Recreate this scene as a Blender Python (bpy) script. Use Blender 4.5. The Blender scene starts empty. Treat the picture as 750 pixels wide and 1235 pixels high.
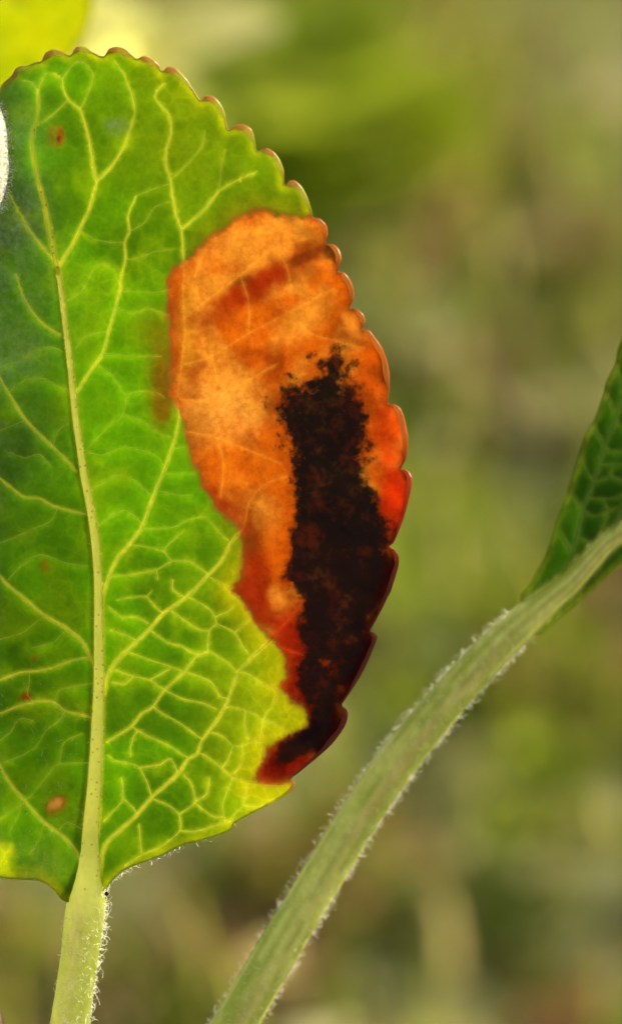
import bpy, math, random
import numpy as np
from mathutils import Vector, Matrix
from mathutils.geometry import delaunay_2d_cdt

random.seed(7)
rng = np.random.default_rng(7)
sc = bpy.context.scene
COL = sc.collection

# ------------------------------------------------------------------ camera
PITCH = math.radians(30)
DF = 0.40                       # camera to leaf, metres
S = 0.0001                      # metres per photo pixel at the leaf
CAM = np.array([0.0, 0.0, 0.60])
F = np.array([0.0, math.cos(PITCH), -math.sin(PITCH)])
U = np.array([0.0, math.sin(PITCH), math.cos(PITCH)])
R = np.array([1.0, 0.0, 0.0])
cd = bpy.data.cameras.new('camera')
cam = bpy.data.objects.new('camera', cd)
COL.objects.link(cam)
cam.location = CAM
cam.rotation_euler = (math.pi / 2 - PITCH, 0, 0)
cd.sensor_fit = 'VERTICAL'
cd.sensor_height = 36
cd.lens = 36 * DF / (1235 * S)
cd.clip_start = 0.02
cd.clip_end = 2000
cd.dof.use_dof = True
cd.dof.focus_distance = DF
cd.dof.aperture_fstop = cd.lens / 12.3
sc.camera = cam

# ------------------------------------------------------------------ light
SUN_EL, SUN_AZ = math.radians(22), math.radians(45)     # azimuth to the right of the view direction
world = bpy.data.worlds.new('World')
sc.world = world
world.use_nodes = True
wn = world.node_tree.nodes
sky = wn.new('ShaderNodeTexSky')
sky.sky_type = 'NISHITA'
sky.sun_disc = False
sky.dust_density = 4.0
sky.ozone_density = 0.2
sky.sun_elevation = SUN_EL
sky.sun_rotation = SUN_AZ
wn['Background'].inputs['Strength'].default_value = 0.14
world.node_tree.links.new(sky.outputs[0], wn['Background'].inputs['Color'])
ld = bpy.data.lights.new('sun', 'SUN')
ld.energy = 5.0
ld.angle = math.radians(0.6)
ld.color = (1.0, 0.91, 0.74)
sun = bpy.data.objects.new('sun', ld)
COL.objects.link(sun)
SD = Vector((math.cos(SUN_EL) * math.sin(SUN_AZ), math.cos(SUN_EL) * math.cos(SUN_AZ), math.sin(SUN_EL)))
sun.rotation_euler = SD.to_track_quat('Z', 'Y').to_euler()
sun.location = (0.5, 1.0, 2.0)
sc.view_settings.view_transform = 'Standard'
sc.view_settings.look = 'None'
sc.view_settings.exposure = 0.68
sc.view_settings.gamma = 1
sc.view_settings.use_curve_mapping = False
sc.cycles.use_denoising = True
sc.cycles.use_adaptive_sampling = True
sc.cycles.adaptive_threshold = 0.02
sc.cycles.max_bounces = 7
sc.cycles.diffuse_bounces = 4
sc.cycles.transmission_bounces = 8
sc.cycles.sample_clamp_indirect = 6.0

# ------------------------------------------------------------------ helpers
def P(px, py, z):
    """photo pixel + height above the leaf plane (pixels of 0.1 mm, towards the viewer) -> world"""
    px = np.asarray(px, float); py = np.asarray(py, float); z = np.asarray(z, float) * S
    k = (DF - z) / DF
    X = (px - 375) * S * k; Y = (617.5 - py) * S * k; D = DF - z
    return CAM + X[..., None] * R + Y[..., None] * U + D[..., None] * F

def ground_at(px, py, zg=0.0):
    d = F + (px - 375) * S / DF * R + (617.5 - py) * S / DF * U
    t = (zg - CAM[2]) / d[2]
    return CAM + d * t

def new_mesh(name, verts, faces, mat=None, parent=None, smooth=True, attrs=None, loc=None):
    me = bpy.data.meshes.new(name)
    verts = np.asarray(verts, float)
    if loc is not None:
        verts = verts - np.asarray(loc)
    elif parent is not None:
        verts = verts - base_of(parent)
    me.from_pydata(verts.tolist(), [], faces if isinstance(faces, list) else faces.tolist())
    if attrs:
        for k, a in attrs.items():
            at = me.color_attributes.new(k, 'FLOAT_COLOR', 'POINT')
            a = np.asarray(a, np.float32)
            if a.shape[1] == 3:
                a = np.concatenate([a, np.ones((len(a), 1), np.float32)], 1)
            at.data.foreach_set('color', a.ravel())
    if smooth:
        me.polygons.foreach_set('use_smooth', [True] * len(me.polygons))
    o = bpy.data.objects.new(name, me)
    COL.objects.link(o)
    if loc is not None:
        o.location = loc
    if mat: me.materials.append(mat)
    if parent is not None: o.parent = parent
    return o

def base_of(o):
    b = np.zeros(3)
    while o is not None:
        b += np.array(o.location); o = o.parent
    return b

def thing(name, label, cat, loc, group=None):
    o = bpy.data.objects.new(name, None)
    o.empty_display_size = 0.005
    COL.objects.link(o)
    o.location = loc
    tag(o, label, cat, group)
    return o

def tag(o, label=None, cat=None, group=None, kind=None):
    for k, v in (('label', label), ('category', cat), ('group', group), ('kind', kind)):
        if v: o[k] = v
    return o

_lat = rng.random((256, 256))
def vnoise(x, y, scale, ox=0.0, oy=0.0):
    x = np.asarray(x, float) / scale + ox + 900; y = np.asarray(y, float) / scale + oy + 900
    xi = np.floor(x).astype(int); yi = np.floor(y).astype(int)
    fx = x - xi; fy = y - yi
    fx = fx * fx * (3 - 2 * fx); fy = fy * fy * (3 - 2 * fy)
    g = lambda a, b: _lat[a % 256, b % 256]
    return (g(xi, yi) * (1 - fx) + g(xi + 1, yi) * fx) * (1 - fy) + (g(xi, yi + 1) * (1 - fx) + g(xi + 1, yi + 1) * fx) * fy

def fbm(x, y, scale, n=3, o=0.0):
    s = 0; a = 0.5; t = 0
    for i in range(n):
        s = s + a * vnoise(x, y, scale, o + 17.3 * i, o * 1.7 + 5.1 * i); t += a; a *= .5; scale *= .5
    return s / t

def sstep(a, b, x):
    t = np.clip((x - a) / (b - a), 0, 1); return t * t * (3 - 2 * t)

def catmull(pts, step, closed=False):
    p = np.asarray(pts, float); n = len(p); out = []
    segs = n if closed else n - 1
    for i in range(segs):
        if closed: a, b, c, d = p[(i - 1) % n], p[i], p[(i + 1) % n], p[(i + 2) % n]
        else: a, b, c, d = p[max(i - 1, 0)], p[i], p[i + 1], p[min(i + 2, n - 1)]
        L = np.linalg.norm((c - b)[:2]); k = max(1, int(round(L / step)))
        t = (np.arange(k) / k)[:, None]
        t0 = 0.4
        m1 = t0 * (c - a); m2 = t0 * (d - b)
        out.append((2*t**3 - 3*t**2 + 1) * b + (t**3 - 2*t**2 + t) * m1 + (-2*t**3 + 3*t**2) * c + (t**3 - t**2) * m2)
    if not closed: out.append(p[-1:])
    return np.concatenate(out)

def seg_dist(q, A, B, chunk=4000, extra=None):
    """distance of points q to segments A-B; extra: per-segment value subtracted (half width)"""
    out = np.empty(len(q)); idx = np.empty(len(q), int)
    AB = B - A; L2 = (AB ** 2).sum(1) + 1e-9
    for i in range(0, len(q), chunk):
        d = q[i:i+chunk, None, :] - A[None]
        t = np.clip((d * AB[None]).sum(2) / L2, 0, 1)
        dd = np.sqrt(((d - t[..., None] * AB[None]) ** 2).sum(2))
        if extra is not None: dd = dd - extra[None]
        j = dd.argmin(1); idx[i:i+chunk] = j; out[i:i+chunk] = dd[np.arange(len(j)), j]
    return out, idx

def inside(q, poly):
    poly = np.asarray(poly, float); x, y = q[:, 0], q[:, 1]; r = np.zeros(len(q), bool)
    a = poly; b = np.roll(poly, -1, 0)
    for (x1, y1), (x2, y2) in zip(a, b):
        if y1 == y2: continue
        c = ((y1 > y) != (y2 > y)) & (x < (x2 - x1) * (y - y1) / (y2 - y1) + x1)
        r ^= c
    return r

def sdist(q, poly):
    poly = np.asarray(poly, float)
    d, _ = seg_dist(q, poly, np.roll(poly, -1, 0))
    return np.where(inside(q, poly), d, -d)          # positive inside

def lin(c):
    c = np.asarray(c, float) / 255.0
    return np.where(c <= 0.04045, c / 12.92, ((c + 0.055) / 1.055) ** 2.4)

# ------------------------------------------------------------------ materials
class NT:
    def __init__(self, name):
        self.m = bpy.data.materials.new(name); self.m.use_nodes = True
        self.t = self.m.node_tree; self.t.nodes.clear()
        self.out = self.n('ShaderNodeOutputMaterial')
    def n(self, typ, **kw):
        o = self.t.nodes.new(typ)
        for k, v in kw.items():
            if k in ('operation', 'blend_type', 'data_type', 'attribute_name', 'feature', 'noise_dimensions', 'interpolation_type', 'normalize'): setattr(o, k, v)
        return o
    def link(self, a, b): self.t.links.new(a, b)
    def inp(self, sock, v):
        if hasattr(v, 'is_output') or isinstance(v, bpy.types.NodeSocket): self.link(v, sock)
        elif v is not None: sock.default_value = v
    def math(self, op, a, b=None, c=None, clamp=False):
        o = self.n('ShaderNodeMath', operation=op); o.use_clamp = clamp
        self.inp(o.inputs[0], a)
        if b is not None: self.inp(o.inputs[1], b)
        if c is not None: self.inp(o.inputs[2], c)
        return o.outputs[0]
    def mix(self, f, a, b, blend='MIX'):
        o = self.n('ShaderNodeMix', data_type='RGBA'); o.blend_type = blend
        self.inp(o.inputs[0], f)
        for s, v in ((o.inputs[6], a), (o.inputs[7], b)):
            if isinstance(v, (tuple, list, np.ndarray)): v = (*[float(t) for t in v[:3]], 1)
            self.inp(s, v)
        return o.outputs[2]
    def attr(self, name): return self.n('ShaderNodeAttribute', attribute_name=name)
    def sep(self, c):
        o = self.n('ShaderNodeSeparateColor'); self.link(c, o.inputs[0]); return o.outputs
    def coord(self):
        if not hasattr(self, '_c'): self._c = self.n('ShaderNodeTexCoord').outputs['Object']
        return self._c
    def noise(self, scale, detail=3, rough=.55, vec=None, off=None):
        o = self.n('ShaderNodeTexNoise')
        v = vec or self.coord()
        if off is not None:
            a = self.n('ShaderNodeVectorMath', operation='ADD'); self.link(v, a.inputs[0]); a.inputs[1].default_value = off; v = a.outputs[0]
        self.link(v, o.inputs['Vector'])
        o.inputs['Scale'].default_value = scale; o.inputs['Detail'].default_value = detail; o.inputs['Roughness'].default_value = rough
        return o.outputs['Fac']
    def ramp(self, f, lo, hi):
        o = self.n('ShaderNodeMapRange'); o.interpolation_type = 'SMOOTHSTEP'
        self.link(f, o.inputs[0]); o.inputs[1].default_value = lo; o.inputs[2].default_value = hi
        return o.outputs[0]
    def bump(self, h, strength, dist):
        o = self.n('ShaderNodeBump'); self.link(h, o.inputs['Height'])
        o.inputs['Strength'].default_value = strength; o.inputs['Distance'].default_value = dist
        return o.outputs[0]
    def leaf_out(self, refl, trans, weight, rough=.5, spec=.35, normal=None):
        p = self.n('ShaderNodeBsdfPrincipled')
        for s, v in ((p.inputs['Base Color'], refl), (p.inputs['Roughness'], rough), (p.inputs['Specular IOR Level'], spec)):
            if isinstance(v, (tuple, list, np.ndarray)): v = (*[float(t) for t in v[:3]], 1)
            self.inp(s, v)
        tr = self.n('ShaderNodeBsdfTranslucent')
        if isinstance(trans, (tuple, list, np.ndarray)): trans = (*[float(t) for t in trans[:3]], 1)
        self.inp(tr.inputs[0], trans)
        if normal is not None:
            self.link(normal, p.inputs['Normal'])
        mx = self.n('ShaderNodeMixShader'); self.inp(mx.inputs[0], weight)
        self.link(p.outputs[0], mx.inputs[1]); self.link(tr.outputs[0], mx.inputs[2])
        self.link(mx.outputs[0], self.out.inputs[0])
        return self.m

def gam(nt, c, g):
    o = nt.n('ShaderNodeGamma'); nt.link(c, o.inputs[0]); o.inputs[1].default_value = g; return o.outputs[0]

def mat_blade(name='leaf_blade'):
    nt = NT(name)
    green = nt.attr('leafcol').outputs['Color']
    dead = nt.attr('deadcol').outputs['Color']
    les, soot, vein = nt.sep(nt.attr('field').outputs['Color'])[:3]
    film, trn, spot = nt.sep(nt.attr('field_b').outputs['Color'])[:3]
    n_f = nt.noise(1600, 3, .6)            # ~0.6 mm
    n_m = nt.noise(420, 3, .6, off=(3, 1, 7))
    n_g = nt.noise(4200, 2, .6, off=(1, 9, 2))
    n_b = nt.noise(150, 3, .5, off=(5, 2, 1))
    # living tissue with fine mottling
    gm = nt.math('ADD', nt.math('MULTIPLY', n_m, .55), nt.math('MULTIPLY', n_f, .45))
    gcol = nt.mix(nt.ramp(gm, .32, .68), nt.mix(1.0, green, (.68, .76, .6), 'MULTIPLY'), nt.mix(1.0, green, (1.26, 1.16, 1.3), 'MULTIPLY'))
    def cells(scale, off):
        wv = nt.n('ShaderNodeVectorMath', operation='ADD'); nz = nt.n('ShaderNodeTexNoise'); nt.link(nt.coord(), nz.inputs['Vector']); nz.inputs['Scale'].default_value = scale * 1.3; nz.inputs['Detail'].default_value = 3
        sc_ = nt.n('ShaderNodeVectorMath', operation='SCALE'); nt.link(nz.outputs['Color'], sc_.inputs[0]); sc_.inputs['Scale'].default_value = .55 / scale
        nt.link(nt.coord(), wv.inputs[0]); nt.link(sc_.outputs[0], wv.inputs[1])
        v = nt.n('ShaderNodeTexVoronoi', feature='DISTANCE_TO_EDGE'); nt.link(wv.outputs[0], v.inputs['Vector']); v.inputs['Scale'].default_value = scale
        return nt.math('SUBTRACT', 1.0, nt.ramp(v.outputs['Distance'], .0, .13))
    ret = nt.math('MULTIPLY', cells(620, 0), nt.math('ADD', .35, nt.math('MULTIPLY', nt.ramp(n_b, .38, .62), .65)))
    gcol = nt.mix(nt.math('MULTIPLY', ret, .5), gcol, nt.mix(1.0, gcol, (1.7, 1.35, 1.5), 'MULTIPLY'))
    # dead tissue, blotchy
    dm = nt.math('ADD', nt.math('MULTIPLY', n_m, .4), nt.math('ADD', nt.math('MULTIPLY', n_f, .4), nt.math('MULTIPLY', n_g, .2)))
    dcol = nt.mix(nt.ramp(dm, .36, .62), nt.mix(1.0, dead, (.70, .54, .36), 'MULTIPLY'), nt.mix(1.0, dead, (1.12, 1.16, 1.2), 'MULTIPLY'))
    specks = nt.ramp(nt.noise(1100, 3, .6, off=(8, 8, 3)), .63, .75)
    dcol = nt.mix(nt.math('MULTIPLY', specks, .32), dcol, nt.mix(1.0, dcol, (.35, .2, .12), 'MULTIPLY'))
    dcol = nt.mix(nt.math('MULTIPLY', cells(900, 1), .35), dcol, nt.mix(1.0, dcol, (.72, .58, .45), 'MULTIPLY'))
    # lesion edge
    le = nt.math('ADD', les, nt.math('MULTIPLY', nt.math('SUBTRACT', n_m, .5), .16))
    le = nt.math('ADD', le, nt.math('MULTIPLY', nt.math('SUBTRACT', n_f, .5), .10))
    lf = nt.ramp(le, .482, .518)
    edge = nt.math('MULTIPLY', nt.ramp(le, .44, .505), nt.math('SUBTRACT', 1.0, nt.ramp(le, .505, .57)))
    col = nt.mix(lf, gcol, dcol)
    col = nt.mix(nt.math('MULTIPLY', edge, .6), col, (.16, .05, .008))
    # black crust with a grainy edge
    se = nt.math('ADD', soot, nt.math('MULTIPLY', nt.math('SUBTRACT', nt.noise(1000, 5, .75, off=(2, 4, 9)), .5), .75))
    se = nt.math('ADD', se, nt.math('MULTIPLY', nt.math('SUBTRACT', n_m, .5), .6))
    mf = nt.math('MULTIPLY', nt.math('ADD', .25, nt.math('MULTIPLY', spot, .75)), nt.ramp(nt.math('ADD', se, nt.math('MULTIPLY', nt.math('SUBTRACT', n_b, .5), .2)), .26, .56))
    col = nt.mix(nt.math('MULTIPLY', mf, .85), col, nt.mix(1.0, col, (.34, .15, .10), 'MULTIPLY'))
    sf = nt.ramp(se, .45, .62)
    crust = nt.mix(nt.ramp(nt.math('ADD', nt.math('MULTIPLY', n_m, .7), nt.math('MULTIPLY', n_f, .3)), .49, .66), nt.mix(spot, (.010, .005, .002), (.024, .006, .002)), nt.mix(1.0, dead, (.26, .15, .10), 'MULTIPLY'))
    col = nt.mix(nt.math('MULTIPLY', sf, .97), col, crust)
    # reflected colour: waxy / downy underside
    refl = nt.mix(1.0, col, (.60, .56, .40), 'MULTIPLY')
    fl = nt.math('MULTIPLY', film, nt.ramp(nt.math('ADD', nt.math('MULTIPLY', n_f, .5), nt.math('MULTIPLY', n_b, .5)), .30, .72))
    refl = nt.mix(fl, refl, (.60, .57, .36))
    w = nt.math('MULTIPLY', trn, nt.math('SUBTRACT', 1.0, nt.math('MULTIPLY', sf, .55)))
    w = nt.math('MULTIPLY', w, nt.math('SUBTRACT', 1.0, nt.math('MULTIPLY', fl, .5)))
    bh = nt.math('ADD', nt.math('MULTIPLY', n_f, .6), nt.math('MULTIPLY', n_g, .35))
    bh = nt.math('ADD', bh, nt.math('MULTIPLY', sf, nt.math('MULTIPLY', nt.noise(2600, 2, .7), 1.2)))
    rg = nt.mix(sf, (.5, .5, .5), (.62, .62, .62))
    return nt.leaf_out(refl, gam(nt, col, .5), w, rough=nt.sep(rg)[0], spec=nt.math('SUBTRACT', .20, nt.math('MULTIPLY', sf, .02)), normal=nt.bump(bh, .6, .00014))

def mat_vein(name, col, w=.72, dots=False, refl=.75, tg=.5):
    nt = NT(name)
    c = nt.attr('veincol').outputs['Color']
    n = nt.noise(700, 4, .6)
    c2 = nt.mix(nt.ramp(n, .3, .7), nt.mix(1.0, c, (.82, .84, .66), 'MULTIPLY'), c)
    if dots:
        v = nt.n('ShaderNodeTexVoronoi'); nt.link(nt.coord(), v.inputs['Vector']); v.inputs['Scale'].default_value = 1500
        d = nt.math('LESS_THAN', v.outputs['Distance'], .24)
        keep = nt.math('GREATER_THAN', nt.sep(v.outputs['Color'])[0], .45)
        c2 = nt.mix(nt.math('MULTIPLY', nt.math('MULTIPLY', d, keep), .8), c2, (.16, .07, .02))
    return nt.leaf_out(nt.mix(1.0, c2, (refl, refl, refl), 'MULTIPLY'), gam(nt, c2, tg), w, rough=.45, spec=.35, normal=nt.bump(nt.noise(2500, 3, .6), .4, .00008))

M_BLADE = mat_blade()
M_VEIN = mat_vein('leaf_vein', None, .90, dots=False, tg=.22)
M_RIB = mat_vein('leaf_midrib', None, .66, dots=True, refl=.95, tg=.30)
M_STALK = mat_vein('leaf_stalk', None, .66, dots=False, refl=.95, tg=.30)
M_PET = mat_vein('leaf_petiole', None, .38, dots=False, refl=1.0, tg=.30)
def mat_simple(name, refl, trans, w, rough=.5, var=.25, scale=60, spec=.3):
    nt = NT(name); n = nt.ramp(nt.noise(scale, 4, .6), .3, .7)
    d = tuple(c * (1 - var) for c in refl); d2 = tuple(c * (1 - var) for c in trans)
    return nt.leaf_out(nt.mix(n, d, refl), nt.mix(n, d2, trans), w, rough=rough, spec=spec)
M_HAIR = mat_simple('white_hair', (.95, .94, .84), (.97, .96, .86), .55, .4, .02)

# ------------------------------------------------------------------ tubes, hairs
def tube_path(cent, rad, nseg, flat=1.0, half=False, sink=.0, front=None):
    """cent: (n,3) world points, rad: (n,) metres. half: only the part facing the viewer"""
    n = len(cent); T = np.gradient(cent, axis=0); T /= np.linalg.norm(T, axis=1)[:, None] + 1e-12
    Z = -F if front is None else front
    B = np.cross(T, Z); B /= np.linalg.norm(B, axis=1)[:, None] + 1e-12
    Nn = np.cross(B, T)
    if half: ang = np.linspace(0, math.pi, nseg)
    else: ang = np.linspace(0, 2 * math.pi, nseg, endpoint=False)
    V = cent[:, None] + (np.cos(ang)[None, :, None] * B[:, None] + (np.sin(ang)[None, :, None] * flat - sink) * Nn[:, None]) * rad[:, None, None]
    V = V.reshape(-1, 3); faces = []
    m = nseg
    for i in range(n - 1):
        for j in range(m - 1 if half else m):
            k = (j + 1) % m
            faces.append([i*m+j, (i+1)*m+j, (i+1)*m+k, i*m+k])
    if not half:
        faces.append(list(range(m))); faces.append(list(range((n-1)*m, n*m))[::-1])
    return V, faces

class Bag:
    def __init__(s): s.v = []; s.f = []; s.a = []; s.n = 0
    def add(s, v, f, a=None):
        v = np.asarray(v); s.f += [[i + s.n for i in q] for q in f]; s.v.append(v); s.n += len(v)
        if a is not None: s.a.append(np.asarray(a))
    def build(s, name, mat, parent=None, attr=None, loc=None):
        return new_mesh(name, np.concatenate(s.v), s.f, mat, parent, attrs={attr: np.concatenate(s.a)} if attr else None, loc=loc)

def hair_strand(bag, root, direc, length, rad, curl):
    n = 6; pts = [root - direc * rad * 2]; d = direc / np.linalg.norm(direc); ax = rng.normal(size=3); ax /= np.linalg.norm(ax)
    for i in range(n):
        d = d + np.cross(ax, d) * curl + rng.normal(size=3) * curl * .45; d /= np.linalg.norm(d)
        pts.append(pts[-1] + d * length / n)
    pts = np.array(pts); rr = np.linspace(rad, rad * .35, n + 1)
    sd_ = np.cross(d, rng.normal(size=3)); sd_ /= np.linalg.norm(sd_) + 1e-9
    v = np.stack([pts - sd_ * rr[:, None], pts + sd_ * rr[:, None]], 1).reshape(-1, 3)
    bag.add(v, [[2*i, 2*i+1, 2*i+3, 2*i+2] for i in range(n)])

# ------------------------------------------------------------------ the blighted leaf: traced outline and veins (photo pixels)
OUT = [(131,1068),(140,1058),(152,1049),(165,1043),(180,1038),(200,1030),(215,1022),(230,1017),(250,1012),(268,1006),(279,1000),(283,993),(300,983),(318,974),(335,965),(347,958),(354,950),(355,944),(351,939),
 (360,932),(372,922),(385,911),(398,899),(408,887),(416,874),(419,863),(417,855),(412,850),(420,838),(430,822),(440,804),(447,788),(452,776),(454,768),(451,763),(446,761),(452,750),(460,735),(466,722),(471,712),(476,696),(480,682),(480,671),(475,663),(469,659),
 (474,655),(480,642),(486,626),(491,608),(495,590),(496,577),(493,570),(487,566),(483,566),(489,554),(491,540),(491,526),(488,510),(486,502),(482,493),(475,488),(468,486),(469,472),(469,454),(466,436),(460,420),(452,408),(445,399),(437,397),
 (440,388),(437,379),(430,373),(422,371),(426,361),(426,349),(421,337),(414,329),(407,327),(411,312),(408,301),(401,295),(393,294),(395,282),(393,272),(385,264),(377,262),(376,255),(372,243),(365,228),(356,219),(349,219),(343,223),
 (342,207),(337,193),(329,183),(320,179),(310,182),(307,169),(303,157),(295,151),(285,151),(275,156),(271,137),(265,125),(257,117),(248,116),(242,121),(233,108),(224,95),(213,84),(203,81),(196,86),(191,78),(184,72),(173,68),(165,71),
 (155,62),(144,57),(132,59),(125,68),(112,63),(104,57),(93,57),(85,67),(76,63),(67,60),(56,64),(50,74),(43,75),(34,79),(25,80),(19,84),(16,90),(11,95),(4,101),(0,109),(-2,122),(4,138),(8,155),(10,180),(11,205),(8,225),(2,245),(-8,262),
 (-40,300),(-75,338),(-110,382),(-142,430),(-170,482),(-192,540),(-208,600),(-217,660),(-220,720),(-213,782),(-195,840),(-170,893),(-140,940),(-108,982),(-80,1010),(-55,1032),(-30,1048),(-8,1057),(10,1060),(30,1061),(45,1062),(56,1066),(66,1074),(76,1086),(92,1090),(112,1088)]
MID = [(110,1007,20),(110,1000,21),(115,940,18),(118,880,16),(120,820,14),(119.5,760,12),(119,700,11),(115,650,10.5),(109,610,10),(102,575,9.5),(97,540,9),(91,500,8.5),(86,450,8),(80,400,7.5),(74,350,7),(69,322,6),(63,290,5),(58,265,5),(53,240,4.5),(46,215,4),(41,189,3.5),(39,168,3),(43,152,2.6),(47,131,2.2),(46,109,1.8)]
# secondary veins: (w0, w1, points)
SEC = [
 (6,4.5,[(72,321),(83,303),(92,287),(99,271),(107,255),(112,239),(117,221)]),
 (4.5,2.5,[(117,219),(113,200),(108,168),(103,149),(97,132),(83,120),(77,107),(75,95),(65,89)]),
 (4,2,[(117,219),(133,203),(149,179),(157,157),(163,136),(160,117),(157,107),(149,88)]),
 (4.2,2.4,[(217,504),(214,480),(219,440),(223,400),(221,360),(222,313),(219,277),(213,259),(208,231),(206,215),(201,201),(201,180),(207,160),(205,140),(196,129),(188,119),(191,108),(200,100)]),
 (7,4.2,[(123,735),(126,715),(133,692),(144,671),(158,655),(171,636),(180,613),(188,592),(199,565),(211,531),(217,504)]),
 (3.2,2,[(219,277),(247,253),(265,230),(287,217),(310,207)]),
 (5,2.5,[(92,475),(107,451),(124,427),(131,403),(136,385),(145,351),(147,332),(152,313),(151,292),(157,279),(155,260),(165,236)]),
 (8,4,[(126,838),(129,821),(135,806),(148,790),(160,779),(181,759),(197,740),(219,725),(237,709),(252,693),(267,677),(280,653),(293,637),(297,622),(300,606)]),
 (8,3.6,[(119,1066),(122,1046),(125,1027),(131,1014),(144,1002),(162,986),(185,960),(200,947),(216,932),(228,915),(239,908),(244,893),(259,873),(272,852),(281,829),(287,812),(304,793),(325,773),(344,752),(357,736),(365,725)]),
 (4,3,[(129,895),(159,876),(171,861),(185,852),(199,832),(211,821),(224,809),(237,792),(251,786)]),
 (5,3,[(92,568),(83,557),(61,536),(32,507),(13,477),(1,457),(-12,430),(-30,395)]),
 (4.5,3,[(103,620),(67,611),(48,601),(29,599),(8,583),(-20,560),(-50,520)]),
 (7,4,[(113,802),(107,787),(99,773),(80,757),(53,741),(29,721),(8,704),(0,695),(-30,668),(-80,615),(-120,560)]),
 (4,3,[(104,793),(88,796),(64,805),(45,809),(24,811),(0,820),(-30,832),(-60,835)]),
 (4,3,[(111,865),(96,861),(79,857),(64,846),(45,846),(21,852),(0,860),(-40,862)]),
 (6,3.5,[(99,1045),(93,1028),(77,1009),(53,991),(29,964),(13,945),(0,923),(-25,880),(-65,820),(-120,760)]),
 (3,2,[(73,404),(53,391),(39,375),(27,353),(20,330)]),
 (3.5,2,[(63,311),(48,293),(32,271),(13,236)]),
]
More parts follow.
